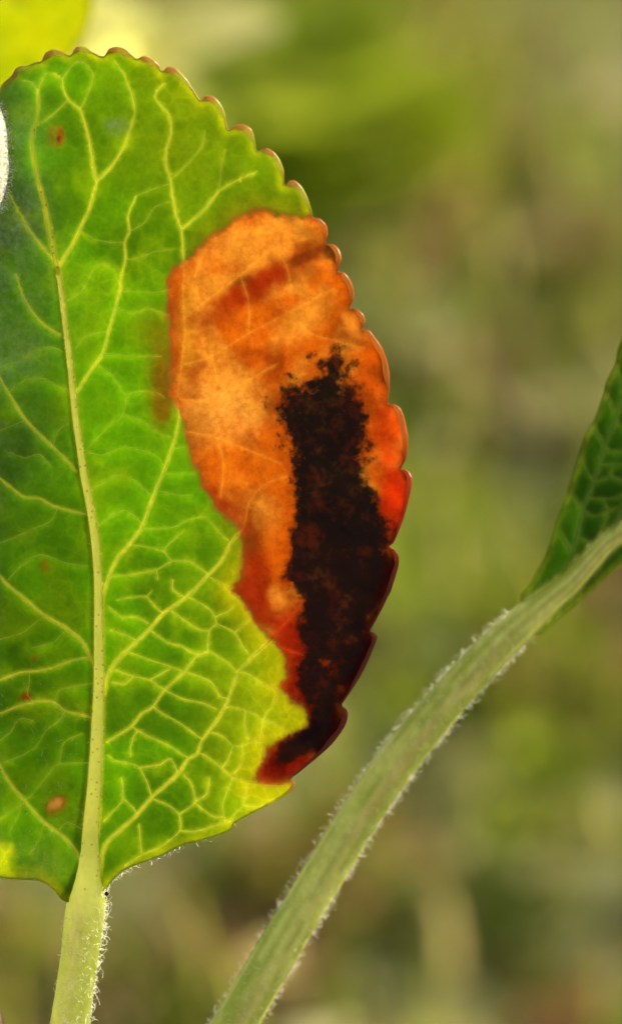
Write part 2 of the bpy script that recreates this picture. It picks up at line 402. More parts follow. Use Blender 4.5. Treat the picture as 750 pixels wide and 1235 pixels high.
TER = [
 [(97,132),(107,112),(113,91),(104,77),(92,75),(83,85),(76,95)],[(57,88),(52,95),(47,109)],[(83,120),(67,136)],[(47,109),(38,99),(28,97)],
 [(208,215),(223,201),(244,177),(247,159)],[(265,230),(267,203),(272,180)],
 [(151,292),(132,292),(115,289)],[(85,361),(101,348),(111,329)],[(145,351),(165,351),(184,353)],[(124,427),(160,429),(195,430)],[(152,313),(170,310),(187,303)],
 [(100,547),(115,531),(133,513),(149,500),(155,477),(168,472),(188,473),(199,480)],[(149,500),(171,507),(189,520),(205,527)],
 [(107,545),(123,549),(147,540),(157,540),(179,545),(192,552),(198,562)],[(107,592),(128,579),(147,573),(165,581),(181,596)],
 [(112,640),(123,631),(139,619),(152,616),(165,624),(171,632)],[(212,541),(223,539)],[(201,571),(236,571)],[(192,592),(215,597),(231,597)],
 [(171,637),(208,636),(227,627),(248,623),(259,635),(275,651)],[(136,695),(163,692),(189,687),(208,677),(227,677),(240,684),(252,693)],
 [(189,687),(191,699)],[(208,677),(199,665),(203,657),(209,652)],[(199,665),(180,660),(160,657)],
 [(141,724),(160,720),(177,720),(187,731),(196,739)],[(177,720),(182,714)],[(131,731),(147,744),(165,744),(179,752)],[(209,699),(209,711),(222,720)],
 [(253,696),(269,704),(280,715),(291,725),(296,729),(304,745),(315,760),(321,772)],
 [(229,721),(245,729),(257,739),(261,752),(253,761),(251,785)],[(253,761),(240,759),(224,749),(208,737)],[(261,752),(283,763),(293,779),(299,787)],[(260,744),(275,737),(283,731)],[(283,763),(301,748)],
 [(183,761),(203,775),(219,779),(237,789),(251,785),(264,792),(276,800),(286,811)],
 [(325,773),(347,784),(368,791)],
 [(157,787),(179,795),(203,803),(224,810),(251,820),(259,828),(265,840)],[(140,808),(160,815),(181,820),(191,827),(199,832)],[(181,820),(203,808)],[(161,816),(152,824),(136,823)],
 [(199,832),(221,843),(245,848),(261,855)],[(185,852),(197,861),(217,872),(232,883),(243,891)],[(159,876),(179,888),(200,897),(216,907),(227,914)],
 [(272,852),(291,855),(307,861),(319,868),(338,876),(351,887)],[(287,812),(296,811),(316,823),(333,832),(334,840),(327,852),(319,867),(315,892),(317,905),(314,924)],[(333,832),(347,817)],
 [(256,883),(269,888),(281,899),(293,899),(304,893),(316,896)],[(292,899),(293,916),(283,933)],[(281,900),(275,917)],[(296,857),(295,872)],
 [(239,908),(248,911),(264,923),(281,937),(301,944),(325,946),(344,946)],[(281,938),(270,966),(269,976),(272,990)],[(300,944),(294,970),(285,979),(278,991)],[(294,971),(312,973)],
 [(186,964),(203,971),(216,982),(217,1002),(194,1021),(173,1030),(152,1043)],[(217,1002),(238,1002),(270,992),(281,988)],[(216,982),(235,968),(232,947),(222,934)],[(235,968),(245,976)],[(235,967),(250,957),(253,938)],[(168,995),(171,1027)],
 [(132,912),(139,917),(162,922),(170,928),(178,944),(182,957)],[(168,926),(194,922)],[(158,902),(158,912)],[(147,938),(149,963),(142,973)],[(149,963),(160,973)],
 [(30,507),(0,519),(-30,525)],[(80,469),(67,464),(52,456),(33,457)],[(41,424),(21,436),(0,443)],[(45,636),(20,647)],[(104,683),(80,679),(53,669),(40,672),(21,687)],
 [(52,744),(27,763),(0,771),(-30,780)],[(77,763),(64,775),(40,781)],[(36,811),(36,824)],[(66,846),(72,832),(93,827)],[(79,857),(72,869),(56,881),(45,899),(27,911),(5,919)],
 [(40,869),(24,867),(13,883),(0,893)],[(99,885),(80,893),(75,904)],[(107,920),(91,920),(71,922),(61,931),(40,957),(33,963)],[(29,968),(0,988),(-30,1000)],
 [(30,960),(22,985),(12,1003)],[(100,1000),(82,992),(72,1000)],[(53,991),(48,1012),(36,1030)],[(134,760),(150,765),(165,772)],
 [(76,365),(85,361)],[(111,329),(122,318),(148,325)],[(184,353),(203,350)],[(187,303),(210,300)],[(115,289),(100,280)],[(209,652),(222,640)],[(160,657),(150,664)],
 [(194,922),(206,915),(214,930)],[(158,902),(161,890),(166,882)],[(142,973),(126,990)],[(160,973),(167,982)],[(312,973),(332,965)],[(245,976),(258,985),(268,985)],[(33,457),(20,465),(11,474)],[(20,647),(0,655)],[(21,687),(8,702)],[(36,824),(34,838),(42,847)],[(93,827),(113,824)],
 [(75,904),(72,920)],[(72,1000),(64,1000)],[(265,840),(276,843)],[(295,872),(300,892)],[(275,917),(268,926)],[(41,424),(60,418),(78,425)],[(149,88),(140,75)],[(67,136),(55,145),(43,152)],[(165,236),(185,228),(204,222)],[(157,279),(175,268),(187,250),(205,243)],
 [(92,420),(105,405),(128,400)],[(141,370),(160,378),(180,372),(202,380)],[(118,440),(135,452),(152,476)],[(60,560),(48,548),(30,552),(12,545)],[(45,636),(62,628),(70,613)],[(64,540),(70,520),(84,510)],
 [(222,385),(250,362),(290,332),(330,300),(372,288)],[(221,440),(255,430),(300,402),(350,376),(402,348)],[(217,482),(250,482),(290,464),(332,440)],[(224,520),(262,528),(305,545),(340,560)],[(240,360),(236,330),(250,300)],[(290,332),(300,365),(300,402)],[(350,376),(372,400),(400,410),(440,420)],[(255,430),(262,460),(250,482)],[(262,528),(270,560),(266,600)],[(330,300),(345,320),(352,350)],[(300,606),(318,585),(345,575)]
]
LES = [(377,260),(367,262),(350,259),(337,260),(323,255),(307,253),(293,260),(270,273),(247,290),(233,307),(213,322),(205,335),(203,353),(205,380),(206,413),(205,447),(204,477),(217,493),(222,513),(230,547),(242,583),(264,614),(286,632),(290,645),(293,668),(290,690),(284,712),(299,731),(314,757),(328,772),(342,794),(347,815),(338,831),(351,844),(370,863),(373,879),(351,887),(335,897),(321,900),(317,919),(306,940),(325,946),(343,943),(351,940),
 (420,905),(460,820),(500,700),(515,590),(500,470),(460,370),(420,280),(385,258)]
SOOT = [(407,424),(418,432),(418,451),(429,476),(445,500),(445,526),(435,557),(440,583),(457,597),(463,620),(468,645),(463,662),(468,690),(455,722),(441,756),(437,785),(419,820),(402,850),(406,868),(390,890),(368,908),(345,920),(330,922),(334,908),(349,892),(377,882),(381,854),(363,843),(359,807),(368,782),(361,760),(366,724),(346,699),(349,674),(352,632),(354,583),(350,548),(345,526),(332,509),(330,487),(350,470),(364,456),(385,440)]

outl = catmull(OUT, 2.6, True)
midp = catmull(MID, 3.0)

def blade_height(px, py):
    """overall relief of the blade in pixels (0.1 mm), without the vein network"""
    px = np.asarray(px, float); py = np.asarray(py, float)
    ym = midp[::-1, 1]; xm = np.interp(py, ym, midp[::-1, 0])
    s = px - xm
    a = np.sqrt(s * s + 20 ** 2) - 20
    z = np.where(s > 0, .20 * a - .00016 * a ** 2, .30 * a - .0003 * a ** 2)
    z = z + .00010 * (py - 640) ** 2 * np.where(py < 640, 1, -.3) * .8          # tip bends towards the viewer
    z = z + 9 * (fbm(px, py, 170, 2, 3.1) - .5) + 5 * (fbm(px, py, 60, 2, 8.7) - .5)
    fade = np.clip((1080 - py) / 120, 0, 1)
    return z * fade - 6 * (1 - fade)

# widths for the vein network
segA, segB, segW, segK = [], [], [], []
def addseg(p, w, k):
    p = np.asarray(p)
    segA.append(p[:-1]); segB.append(p[1:]); segW.append((w[:-1] + w[1:]) / 4); segK.append(np.full(len(p) - 1, k))
SECP = []
for w0, w1, pts in SEC:
    p = catmull(pts, 2.6); w = np.linspace(w0, w1, len(p)) * .54 * (.88 + .3 * vnoise(p[:, 0], p[:, 1], 14))
    if len(SECP) in (1, 2, 3, 5, 6, 16, 17): w = w * np.minimum(1, .2 + (len(p) - 1 - np.arange(len(p))) / 26.0)
    SECP.append((p, w)); addseg(p, w, 1.0)
TERP = []
for i, pts in enumerate(TER):
    p = catmull(pts, 2.4); w = (1.2 + .6 * rng.random()) * (.8 + .5 * vnoise(p[:, 0], p[:, 1], 11)); TERP.append((p, w)); addseg(p, w, .0)
addseg(midp[:, :2], midp[:, 2], 2.0)
segA = np.concatenate(segA); segB = np.concatenate(segB); segW = np.concatenate(segW); segK = np.concatenate(segK)

# points of the blade mesh
pts = [outl]
gx, gy = np.meshgrid(np.arange(-230, 510, 3.8), np.arange(50, 1100, 3.3))
gx = gx + (np.arange(gx.shape[0]) % 2)[:, None] * 1.9
g = np.stack([gx.ravel(), gy.ravel()], 1) + rng.uniform(-.5, .5, (gx.size, 2))
keep = (g[:, 0] > -18) | (rng.random(len(g)) < .3)
g = g[keep]
vp = []
for p, w in SECP + TERP + [(midp[:, :2], midp[:, 2])]:
    p = p[:, :2]; t = np.gradient(p, axis=0); t /= np.linalg.norm(t, axis=1)[:, None] + 1e-9; nn = np.stack([-t[:, 1], t[:, 0]], 1)
    for o in ((0, .5, -.5, .51, -.51) if w[0] > 2.6 else (0, .5, -.5)):
        vp.append(p + nn * (w * o + np.sign(o) * (.4 if abs(o) < .505 else 2.4))[:, None])
vp = np.concatenate(vp)
# thin out vein points that crowd each other
cell = {}
kept = []
for q in vp:
    k = (int(q[0] // .9), int(q[1] // .9))
    if k not in cell: cell[k] = 1; kept.append(q)
vp = np.array(kept)
occ = set((int(q[0] // 2.6), int(q[1] // 2.6)) for q in vp)
g = np.array([q for q in g if (int(q[0] // 2.6), int(q[1] // 2.6)) not in occ])
ipts = np.concatenate([g, vp])
ipts = ipts[inside(ipts, outl)]
d_out, _ = seg_dist(ipts, outl, np.roll(outl, -1, 0))
ipts = ipts[d_out > 1.3]
allp = np.concatenate([outl, ipts])
nb = len(outl)
res = delaunay_2d_cdt([Vector(p) for p in allp], [(i, (i + 1) % nb) for i in range(nb)], [], 1, 1e-6)
Q = np.array([tuple(v) for v in res[0]]); TRI = np.array([f for f in res[2] if len(f) == 3])
Acr = (Q[TRI[:, 1]] - Q[TRI[:, 0]]); Bcr = (Q[TRI[:, 2]] - Q[TRI[:, 0]])
neg = (Acr[:, 0] * Bcr[:, 1] - Acr[:, 1] * Bcr[:, 0]) > 0      # pixel y runs down: make them face the viewer
TRI[neg] = TRI[neg][:, ::-1]
nq = len(Q)

# fields
vd, vi = seg_dist(Q, segA, segB, extra=segW)          # distance from the edge of the nearest vein
vw = np.exp(-np.clip(vd, 0, None) / 2.0)
vcore = sstep(.9, -.7, vd)
x, y = Q[:, 0], Q[:, 1]
les = sdist(Q, LES); soot = sdist(Q, SOOT)
dout, _ = seg_dist(Q, outl, np.roll(outl, -1, 0))
quilt = -1.3 * (1 - np.exp(-np.clip(vd, 0, None) / 7.0)) * sstep(0, 8, dout)
quilt = quilt * np.where(les > 0, .5, 1) + np.where(les > 0, 3.0 * (fbm(x, y, 26, 3, 4.4) - .5), 0)
crust = np.where(soot > 0, (1.2 * fbm(x, y, 12, 3, 1.4) + 5 * (np.abs(fbm(x, y, 34, 2, 6.4) - .5))) * sstep(0, 14, soot), 0) * sstep(0, 6, dout)
Hq = blade_height(x, y) + quilt + crust + 16 * (fbm(x, y, 30, 2, 12.5) - .5) * sstep(46, 0, dout) * sstep(0, 12, les)
THK = .9 * sstep(-1, 14, dout) + 1.1

def C3(r, g_, b): return lin((r, g_, b))[None]
def mixc(a, b, f): f = np.asarray(f)[:, None]; return a * (1 - f) + b * f
n1 = fbm(x, y, 120, 3, 2.2); n2 = fbm(x, y, 40, 3, 6.2)
green = np.repeat(C3(90, 148, 0), nq, 0)
green = mixc(green, C3(62, 100, 1), sstep(.38, .6, n1) * .8)
green = mixc(green, C3(118, 156, 4), sstep(.52, .28, n2) * .6)
green = mixc(green, C3(56, 94, 1), sstep(2, 14, vd) * .28)
green = mixc(green, C3(122, 142, 5), sstep(330, 120, y) * sstep(60, 260, x) * .75)                 # yellower tip
green = mixc(green, C3(146, 164, 9), sstep(700, 860, y) * sstep(215, 320, x) * .8)                # yellowing by the dead patch
green = mixc(green, C3(176, 172, 4), sstep(40, 0, -les) * sstep(600, 720, y) * .8)
green = mixc(green, C3(178, 182, 16), sstep(14, 2, dout) * .5 * sstep(-20, 60, x))
halo = np.exp(-(((x - 196) / 16) ** 2 + ((y - 462) / 50) ** 2)) + .7 * np.exp(-(((x - 196) / 9) ** 2 + ((y - 492) / 16) ** 2)) + .4 * np.exp(-(((x - 185) / 30) ** 2 + ((y - 395) / 30) ** 2))
green = mixc(green, C3(112, 70, 8), np.clip(halo, 0, .85))
green = mixc(green, C3(150, 120, 10), sstep(34, 0, -les) * .35 * sstep(330, 250, y))
def blob(cx, cy, rx, ry, rot=0.0):
    c, s = math.cos(rot), math.sin(rot); dx, dy = x - cx, y - cy
    u = (dx * c + dy * s) / rx; v = (-dx * s + dy * c) / ry
    return np.sqrt(u * u + v * v) + (fbm(x, y, 9, 2, 3.3) - .5) * .5
for (cx, cy, rx, ry, rot, col, st) in [(73,166,5,14,.1,(150,60,6),.95),(66,163,11,18,.1,(120,95,8),.6),(71,168,2.2,7,.1,(60,14,2),.9),(32,840,8,7,0,(120,30,6),.9),(42,794,5,6,0,(130,80,12),.6),(55,682,7,10,0,(130,84,12),.55),
        (67,970,17,11,-.6,(140,70,20),.85),(66,970,11,6,-.6,(205,150,90),.8),(268,910,4,3,0,(110,90,10),.6),(-2,1038,24,28,0,(196,214,16),.8),(34,1050,26,9,0,(150,168,14),.3)]:  # last two: soft lower-left glow painted into the leaf colour as yellow
    green = mixc(green, C3(*col), sstep(1.15, .55, blob(cx, cy, rx, ry, rot)) * st)
green = green * np.array([.92, .98, .6])[None]
veincol_l = C3(208, 214, 50)
kw = segK[vi]
tfade = np.clip(.28 + .65 * sstep(560, 800, y) * sstep(60, 150, x) + .3 * sstep(250, 120, y), 0, 1)
green = mixc(green, np.repeat(veincol_l, nq, 0), np.clip(vcore * np.where(kw > 0, .88, tfade * .7) + vw * np.where(kw > 0, .08, .04 * tfade), 0, 1))
# dead tissue
dead = np.repeat(C3(206, 108, 12), nq, 0)
dead = mixc(dead, C3(232, 170, 70), sstep(.42, .62, fbm(x, y, 48, 3, 9.9)) * .75)
dead = mixc(dead, C3(150, 64, 8), sstep(.52, .68, fbm(x, y, 34, 3, 14.2)) * .7)
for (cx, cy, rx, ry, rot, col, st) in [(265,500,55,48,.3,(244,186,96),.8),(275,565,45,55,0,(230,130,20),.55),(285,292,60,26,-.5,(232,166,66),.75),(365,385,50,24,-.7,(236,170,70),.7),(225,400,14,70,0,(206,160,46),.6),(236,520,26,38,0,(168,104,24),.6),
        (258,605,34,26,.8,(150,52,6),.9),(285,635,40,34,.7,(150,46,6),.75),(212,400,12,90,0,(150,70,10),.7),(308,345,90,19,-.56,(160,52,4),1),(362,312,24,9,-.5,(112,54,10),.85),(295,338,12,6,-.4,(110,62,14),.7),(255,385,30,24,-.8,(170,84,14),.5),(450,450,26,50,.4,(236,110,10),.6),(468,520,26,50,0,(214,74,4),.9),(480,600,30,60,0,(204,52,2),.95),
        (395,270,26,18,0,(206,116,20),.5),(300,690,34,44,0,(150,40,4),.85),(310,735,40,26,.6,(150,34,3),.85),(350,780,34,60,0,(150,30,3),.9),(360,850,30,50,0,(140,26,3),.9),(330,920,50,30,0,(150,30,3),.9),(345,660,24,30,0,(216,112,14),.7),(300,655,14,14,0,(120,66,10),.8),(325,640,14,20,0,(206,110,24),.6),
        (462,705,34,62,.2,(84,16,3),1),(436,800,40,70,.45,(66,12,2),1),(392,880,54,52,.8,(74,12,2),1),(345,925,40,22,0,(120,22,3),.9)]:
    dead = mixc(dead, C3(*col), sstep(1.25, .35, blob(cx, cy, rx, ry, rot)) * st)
dv = mixc(dead, C3(244, 190, 80), .6 * np.ones(nq)); dv = mixc(dv, C3(226, 80, 10), sstep(600, 680, y))
dead = mixc(dead, C3(120, 44, 6), sstep(14, 2, dout) * .55 * sstep(640, 560, y))
dead = mixc(dead, dv, np.clip(vcore * .6 + vw * .2, 0, 1) * np.where(kw > .5, .7, .9))
# fibrous fine network of the dead tissue is in the shader
field = np.stack([np.clip(.5 + les / 120, 0, 1), np.clip(.5 + soot * np.where(soot > 0, 1, .7) / np.where(y < 500, 130, np.where(y < 560, 85, np.where(y < 640, 55, 42))), 0, np.where(y < 660, 1.25, 1.25 - .62 * sstep(660, 780, y))), vcore], 1)
film = np.clip(.8 * np.exp(-(((x - 20) / 34) ** 2 + ((y - 230) / 120) ** 2)) + .5 * np.exp(-(((x - 5) / 60) ** 2 + ((y - 420) / 150) ** 2)) + .9 * sstep(1.2, .7, blob(140, 152, 17, 13)) + .35 * sstep(10, -10, x) + .35 * np.exp(-(((x - 50) / 40) ** 2 + ((y - 1030) / 30) ** 2)), 0, 1)
dead = dead * np.array([.84, .70, .42])[None]
trn = np.full(nq, .76) + .08 * vcore
fb = np.stack([film, trn, sstep(600, 720, y)], 1)

front = P(x, y, Hq + THK / 2); back = P(x, y, Hq - THK / 2)
V2 = np.concatenate([front, back])
nrm = np.zeros_like(V2)
FALL = np.concatenate([TRI, TRI[:, ::-1] + nq])
bidx = np.arange(nb)                                       # CDT keeps input order for the outline
side = np.array([[a, b, b + nq] for a, b in zip(bidx, np.roll(bidx, -1))] + [[a, b + nq, a + nq] for a, b in zip(bidx, np.roll(bidx, -1))])
fn = np.cross(V2[FALL[:, 1]] - V2[FALL[:, 0]], V2[FALL[:, 2]] - V2[FALL[:, 0]])
for k in range(3): np.add.at(nrm, FALL[:, k], fn)
nrm /= np.linalg.norm(nrm, axis=1)[:, None] + 1e-20
cen = Q[TRI].mean(1)                                       # rib and stalk are one rod set into the blade: no lamina inside it
CL1 = [(109,1025,-.6,22),(108,1045,-4,27),(107,1062,-9,34),(106,1078,-14,43),(104,1096,-16,48),(101,1120,-15,48),(97,1150,-13,46),(92,1185,-9,46),(86,1225,-4,47),(78,1275,-2,48),(64,1345,0,50),(44,1430,2,54),(22,1505,4,60)]
ROD = [(a, b_, float(blade_height(a, b_)) + .0 - .06 * w_, w_ * .96) for a, b_, w_ in MID[::-1] if 318 < b_ < 1006] + CL1
rod = np.array(ROD)
rod_x = np.interp(cen[:, 1], rod[:, 1], rod[:, 0]); rod_w = np.interp(cen[:, 1], rod[:, 1], rod[:, 3])
cutm = (cen[:, 1] > 330) & (np.abs(cen[:, 0] - rod_x) < rod_w / 2 - np.where(cen[:, 1] > 1040, 2.5, 1.0))
lf = les[TRI].mean(1); sf = soot[TRI].mean(1)
cls = np.where(cutm, -1, np.where(lf > 0, np.where(sf > 0, 2, 1), 0))
cls2 = np.concatenate([cls, cls])
sc_c = Q[side % nq].mean(1)
scls = np.where((sc_c[:, 1] > 1076) & (sc_c[:, 0] > 84) & (sc_c[:, 0] < 128), -1, np.where(les[side % nq].mean(1) > 0, 1, 0))

LB = P(107, 1085, -6)
leaf = thing('blighted_leaf', 'large green leaf with a big orange-brown dead patch and black crust along its scalloped edge', 'leaf', LB)
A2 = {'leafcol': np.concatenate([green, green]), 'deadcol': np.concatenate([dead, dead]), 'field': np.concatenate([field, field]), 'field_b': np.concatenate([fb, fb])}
def piece(name, faces, label=None):
    u, inv = np.unique(faces, return_inverse=True)
    o = new_mesh(name, V2[u], inv.reshape(-1, 3), M_BLADE, leaf, attrs={k: a[u] for k, a in A2.items()})
    o.data.normals_split_custom_set_from_vertices(nrm[u].tolist())
    if label: o['label'] = label
    return o
allf = np.concatenate([FALL, side]); allc = np.concatenate([cls2, scls])
piece('blade', allf[allc == 0])
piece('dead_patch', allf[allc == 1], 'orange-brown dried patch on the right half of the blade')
piece('black_crust', allf[allc == 2], 'sooty black crust on the dead patch')

from mathutils.kdtree import KDTree
kd = KDTree(nq)
for i in range(nq): kd.insert((x[i], y[i], 0), i)
kd.balance()
def surf(p):
    """surface height at arbitrary pixel positions"""
    out = np.empty(len(p))
    for i, q in enumerate(np.asarray(p)):
        h = kd.find_n((q[0], q[1], 0), 8); j = [t[1] for t in h]; w = np.array([1 / (t[2] ** 2 + 2.0) for t in h])
        out[i] = (Hq[j] * w).sum() / w.sum()
    return out

VY = lin((212, 216, 62)); VO = lin((226, 90, 14)); VT = lin((222, 160, 60)); VK = lin((70, 22, 8))
def vein_colour(p):
    l = sdist(p[:, :2], LES); s_ = sdist(p[:, :2], SOOT)
    c = np.repeat(VY[None], len(p), 0)
    low = sstep(590, 680, p[:, 1])[:, None]
    k_ = sstep(np.where(p[:, 1] > 640, -34, -10), np.where(p[:, 1] > 640, -2, 8), l)[:, None]
    c = c * (1 - k_) + (VT * (1 - low) + VO * low) * k_
    return c * (1 - sstep(-4, 4, s_)[:, None]) + VK * sstep(-4, 4, s_)[:, None]
def ridge(p, w, hgt):
    h = surf(p)
    q = P(p[:, 0], p[:, 1], h + 1.2)
    n = len(p); tap = np.minimum(1, .25 + np.arange(n) / 3.0) * np.minimum(1, .12 + (n - 1 - np.arange(n)) / 4.0)
    v, f = tube_path(q, w * .5 * S * tap, 8, flat=hgt, half=True, sink=.35)
    return v, f, np.repeat(vein_colour(p), 8, 0)
for i_, (p, w) in enumerate(SECP):
    if i_ in (3, 4, 7):
        k_ = sdist(p, LES) < 3
        if i_ == 3: k_ &= p[:, 1] < 400
        p, w = p[k_], w[k_]
    v, f, c = ridge(p, w * .82, .85)
    new_mesh('vein', v, f, M_VEIN, leaf, attrs={'veincol': c})
b = Bag()
for p, w in TERP:
    k_ = sdist(p, LES) < 5
    if k_.sum() < 4 or (len(p) - k_.sum() > 3 and p[0, 0] < 310 and p[0, 1] < 620): continue
    v, f, c = ridge(p, w * .62, .7); b.add(v, f, c)
o = b.build('vein_network', M_VEIN, leaf, 'veincol'); o['kind'] = 'stuff'

# thickened margin
mp = outl; mh = Hq[:nb]
i0 = 0; i1 = int(np.argmin(((mp - np.array([66, 1074])) ** 2).sum(1)))
sel = np.arange(0, i1)
ml = sdist(mp[sel], LES)
pl = rng.random(len(sel))
tooth = fbm(mp[sel, 0], mp[sel, 1], 22, 2, 7.7)
yy = mp[sel, 1]; xx = mp[sel, 0]
rimc = np.repeat(lin((190, 200, 24))[None], len(sel), 0)
def bl(c, col, f): return c * (1 - f[:, None]) + lin(col)[None] * f[:, None]
up = sstep(300, 240, yy) * sstep(-30, 20, xx)
rimc = bl(rimc, (212, 196, 26), up * .7)
rimc = bl(rimc, (220, 136, 20), up * sstep(.50, .66, tooth) * .7)
rimc = bl(rimc, (230, 112, 8), sstep(-4, 6, ml))
rimc = bl(rimc, (206, 46, 3), sstep(-4, 6, ml) * sstep(470, 580, yy))
rimc = bl(rimc, (120, 24, 3), sstep(-4, 6, ml) * sstep(650, 720, yy))
rimc = bl(rimc, (228, 96, 40), np.exp(-(((xx - 353) / 8) ** 2 + ((yy - 948) / 9) ** 2)))
tn = np.roll(outl, -1, 0) - np.roll(outl, 1, 0); tn = tn / (np.linalg.norm(tn, axis=1)[:, None] + 1e-9)
sm = np.array([outl[np.arange(i - 14, i + 15) % nb].mean(0) for i in range(nb)])
bulge = ((outl - sm) * np.stack([-tn[:, 1], tn[:, 0]], 1)).sum(1); bulge = bulge * np.sign(np.median(np.sign(bulge)) or 1)
area = .5 * np.sum(outl[:, 0] * np.roll(outl[:, 1], -1) - np.roll(outl[:, 0], -1) * outl[:, 1])
bulge = ((outl - sm) * np.stack([tn[:, 1], -tn[:, 0]], 1)).sum(1) * np.sign(area)
crest = sstep(-1.5, 2.5, bulge[sel])
tip = sstep(.0, .9, np.roll(bulge, 4) - np.roll(bulge, -4))[sel] * sstep(-1, 1.5, bulge[sel])      # leading end of each tooth
rimc = bl(rimc, (214, 100, 22), up * np.clip(tip * 1.1, 0, 1) * .9)
rr = (1.2 + (2.1 + 2.0 * (tooth - .5)) * crest * sstep(1000, 900, yy) * sstep(-10, 30, xx)) * np.where((xx < 15) & (yy > 112) & (yy < 270), .4, 1) * (.0 + 1) if True else (2.0 + 1.5 * sstep(1000, 900, yy) * sstep(-10, 30, xx)) * (.85 + .3 * tooth)
rr = rr * np.minimum(1, .3 + np.arange(len(sel)) / 12.0)
nin = np.stack([tn[:, 1], -tn[:, 0]], 1)[sel] * np.sign(area)
v, f = tube_path(P(xx - nin[:, 0] * rr * .8, yy - nin[:, 1] * rr * .8, mh[sel]), rr * S, 10)
nt = NT('leaf_margin'); cc = nt.attr('veincol').outputs['Color']; nn_ = nt.noise(1500, 3, .6)
cc2 = nt.mix(nt.ramp(nn_, .3, .7), nt.mix(1.0, cc, (.9, .85, .8), 'MULTIPLY'), cc)
M_RIM = nt.leaf_out(cc2, gam(nt, cc2, .24), .76, rough=.36, spec=.8, normal=nt.bump(nt.noise(2600, 3, .6), .2, .00006))
new_mesh('margin', v, f, M_RIM, leaf, attrs={'veincol': np.repeat(rimc, 10, 0)})['label'] = 'thickened scalloped edge with reddish teeth'

# ------------------------------------------------------------------ petioles
def petiole_mesh(cl, parent, pal, groove=.12, nseg=20, lump=.05, seed=0., split=None, top=None, ribcol=None, riblabel='pale speckled central rib'):
    """cl: rows px,py,z,width"""
    p = catmull(cl, 3.5); cent = P(p[:, 0], p[:, 1], p[:, 2]); rad = p[:, 3] * .5 * S
    v, f = tube_path(cent, rad, nseg)
    f = f[:-2]                     # runs on into the blade above and the shoot below
    V = v.reshape(len(p), nseg, 3); ang = np.linspace(0, 2 * math.pi, nseg, endpoint=False)
    ii = np.arange(len(p))[:, None] * np.ones(nseg)[None]; aa = np.ones(len(p))[:, None] * ang[None]
    nz = fbm(np.cos(aa) * 40 + 500, np.sin(aa) * 40 + ii * 1.6 + 300, 22, 3, 1.1 + seed)
    k = 1 + lump * 2 * (nz - .5) - groove * np.exp(-((aa - 1.85) / .30) ** 2) - groove * .5 * np.exp(-((aa - .9) / .22) ** 2)
    V = cent[:, None] + (V - cent[:, None]) * k[..., None]
    st = fbm(aa * 60, ii * .9, 16, 3, 4.1 + seed)
    c = np.repeat(lin(pal[0])[None], st.size, 0)
    fac = sstep(.40, .62, st).ravel()[:, None]; c = c * (1 - fac) + lin(pal[1])[None] * fac
    g_ = np.exp(-((aa - pal[3]) / .36) ** 2).ravel()[:, None] * (.5 + .5 * sstep(.3, .6, nz)).ravel()[:, None]
    g_ = g_ * sstep(1030, 1110, np.repeat(p[:, 1], nseg) if pal[3] == 1.3 else np.full(len(p) * nseg, 2000.))[:, None]
    gr_ = fbm(aa * 90, ii * 3.0, 7, 2, 9.3 + seed).ravel()[:, None]
    c = c * (1 - g_ * .6) + lin(pal[2])[None] * g_ * .6
    c = c * (.78 + .44 * gr_)
    V = V.reshape(-1, 3)
    if ribcol is not None:
        k_ = np.repeat(ribcol(p), nseg)[:, None]; c = c * (1 - k_) + (VY[None] * (.9 + .1 * st.ravel()[:, None])) * k_ if seed == 0. else c
    ring = np.arange(len(f)) // nseg; isr = split(p)[:-1][ring]
    def sub(sel_, name, mat, extra=None):
        ff = np.array(f)[sel_]; u, inv = np.unique(ff, return_inverse=True); vv = V[u]; cc_ = c[u]; fl = inv.reshape(-1, 4).tolist()
        if extra is not None:
            fl += [[i + len(vv) for i in q] for q in extra[1]]; vv = np.concatenate([vv, extra[0]]); cc_ = np.concatenate([cc_, extra[2]])
        return new_mesh(name, vv, fl, mat, parent, attrs={'veincol': cc_})
    o = sub(~isr, 'petiole', M_STALK if seed == 0. else M_PET); sub(isr, 'midrib', M_RIB if seed == 0. else M_PET, top)['label'] = riblabel
    ks = ~split(p)
    return o, cent[ks], rad[ks], p[ks]

def fuzz(parent, cent, rad, n, lens, thin, curl, where, out_bias=.6, t_range=(0, 1)):
    b = Bag(); T = np.gradient(cent, axis=0); T /= np.linalg.norm(T, axis=1)[:, None]
    for _ in range(n):
        i = int((t_range[0] + (t_range[1] - t_range[0]) * rng.random()) * (len(cent) - 1)); a = where()
        B = np.cross(T[i], -F); B /= np.linalg.norm(B); N = np.cross(B, T[i])
        d = math.cos(a) * B + math.sin(a) * N
        hair_strand(b, cent[i] + T[i] * rng.uniform(-2, 2) * S + d * rad[i] * .96, d * out_bias + T[i] * rng.normal() * .5 + rng.normal(size=3) * .25, rng.uniform(*lens) * S, thin * S, curl)
    o = b.build('hairs', M_HAIR, parent); o['kind'] = 'stuff'
    return o

tp_ = midp[midp[:, 1] < 336]
pet, pc, pr, pp = petiole_mesh(ROD, leaf, ((196,204,74),(170,184,46),(200,160,90),1.3), groove=.05, split=lambda p: p[:, 1] < 1066, top=ridge(tp_[:, :2], tp_[:, 2], .9), ribcol=lambda p: sstep(1100, 980, p[:, 1]))
pet['label'] = 'pale hairy leaf stalk under the blade'
side_r = lambda: rng.normal(math.pi, .5)
fuzz(pet, pc, pr, 620, (8, 20), .42, .7, side_r, t_range=(.0, .65))
fuzz(pet, pc, pr, 420, (7, 14), .45, .7, lambda: rng.normal(1.35, .4), .35, t_range=(.08, .65))
fuzz(pet, pc, pr, 140, (4, 10), .4, .5, lambda: rng.normal(0, .6), t_range=(.02, .65))
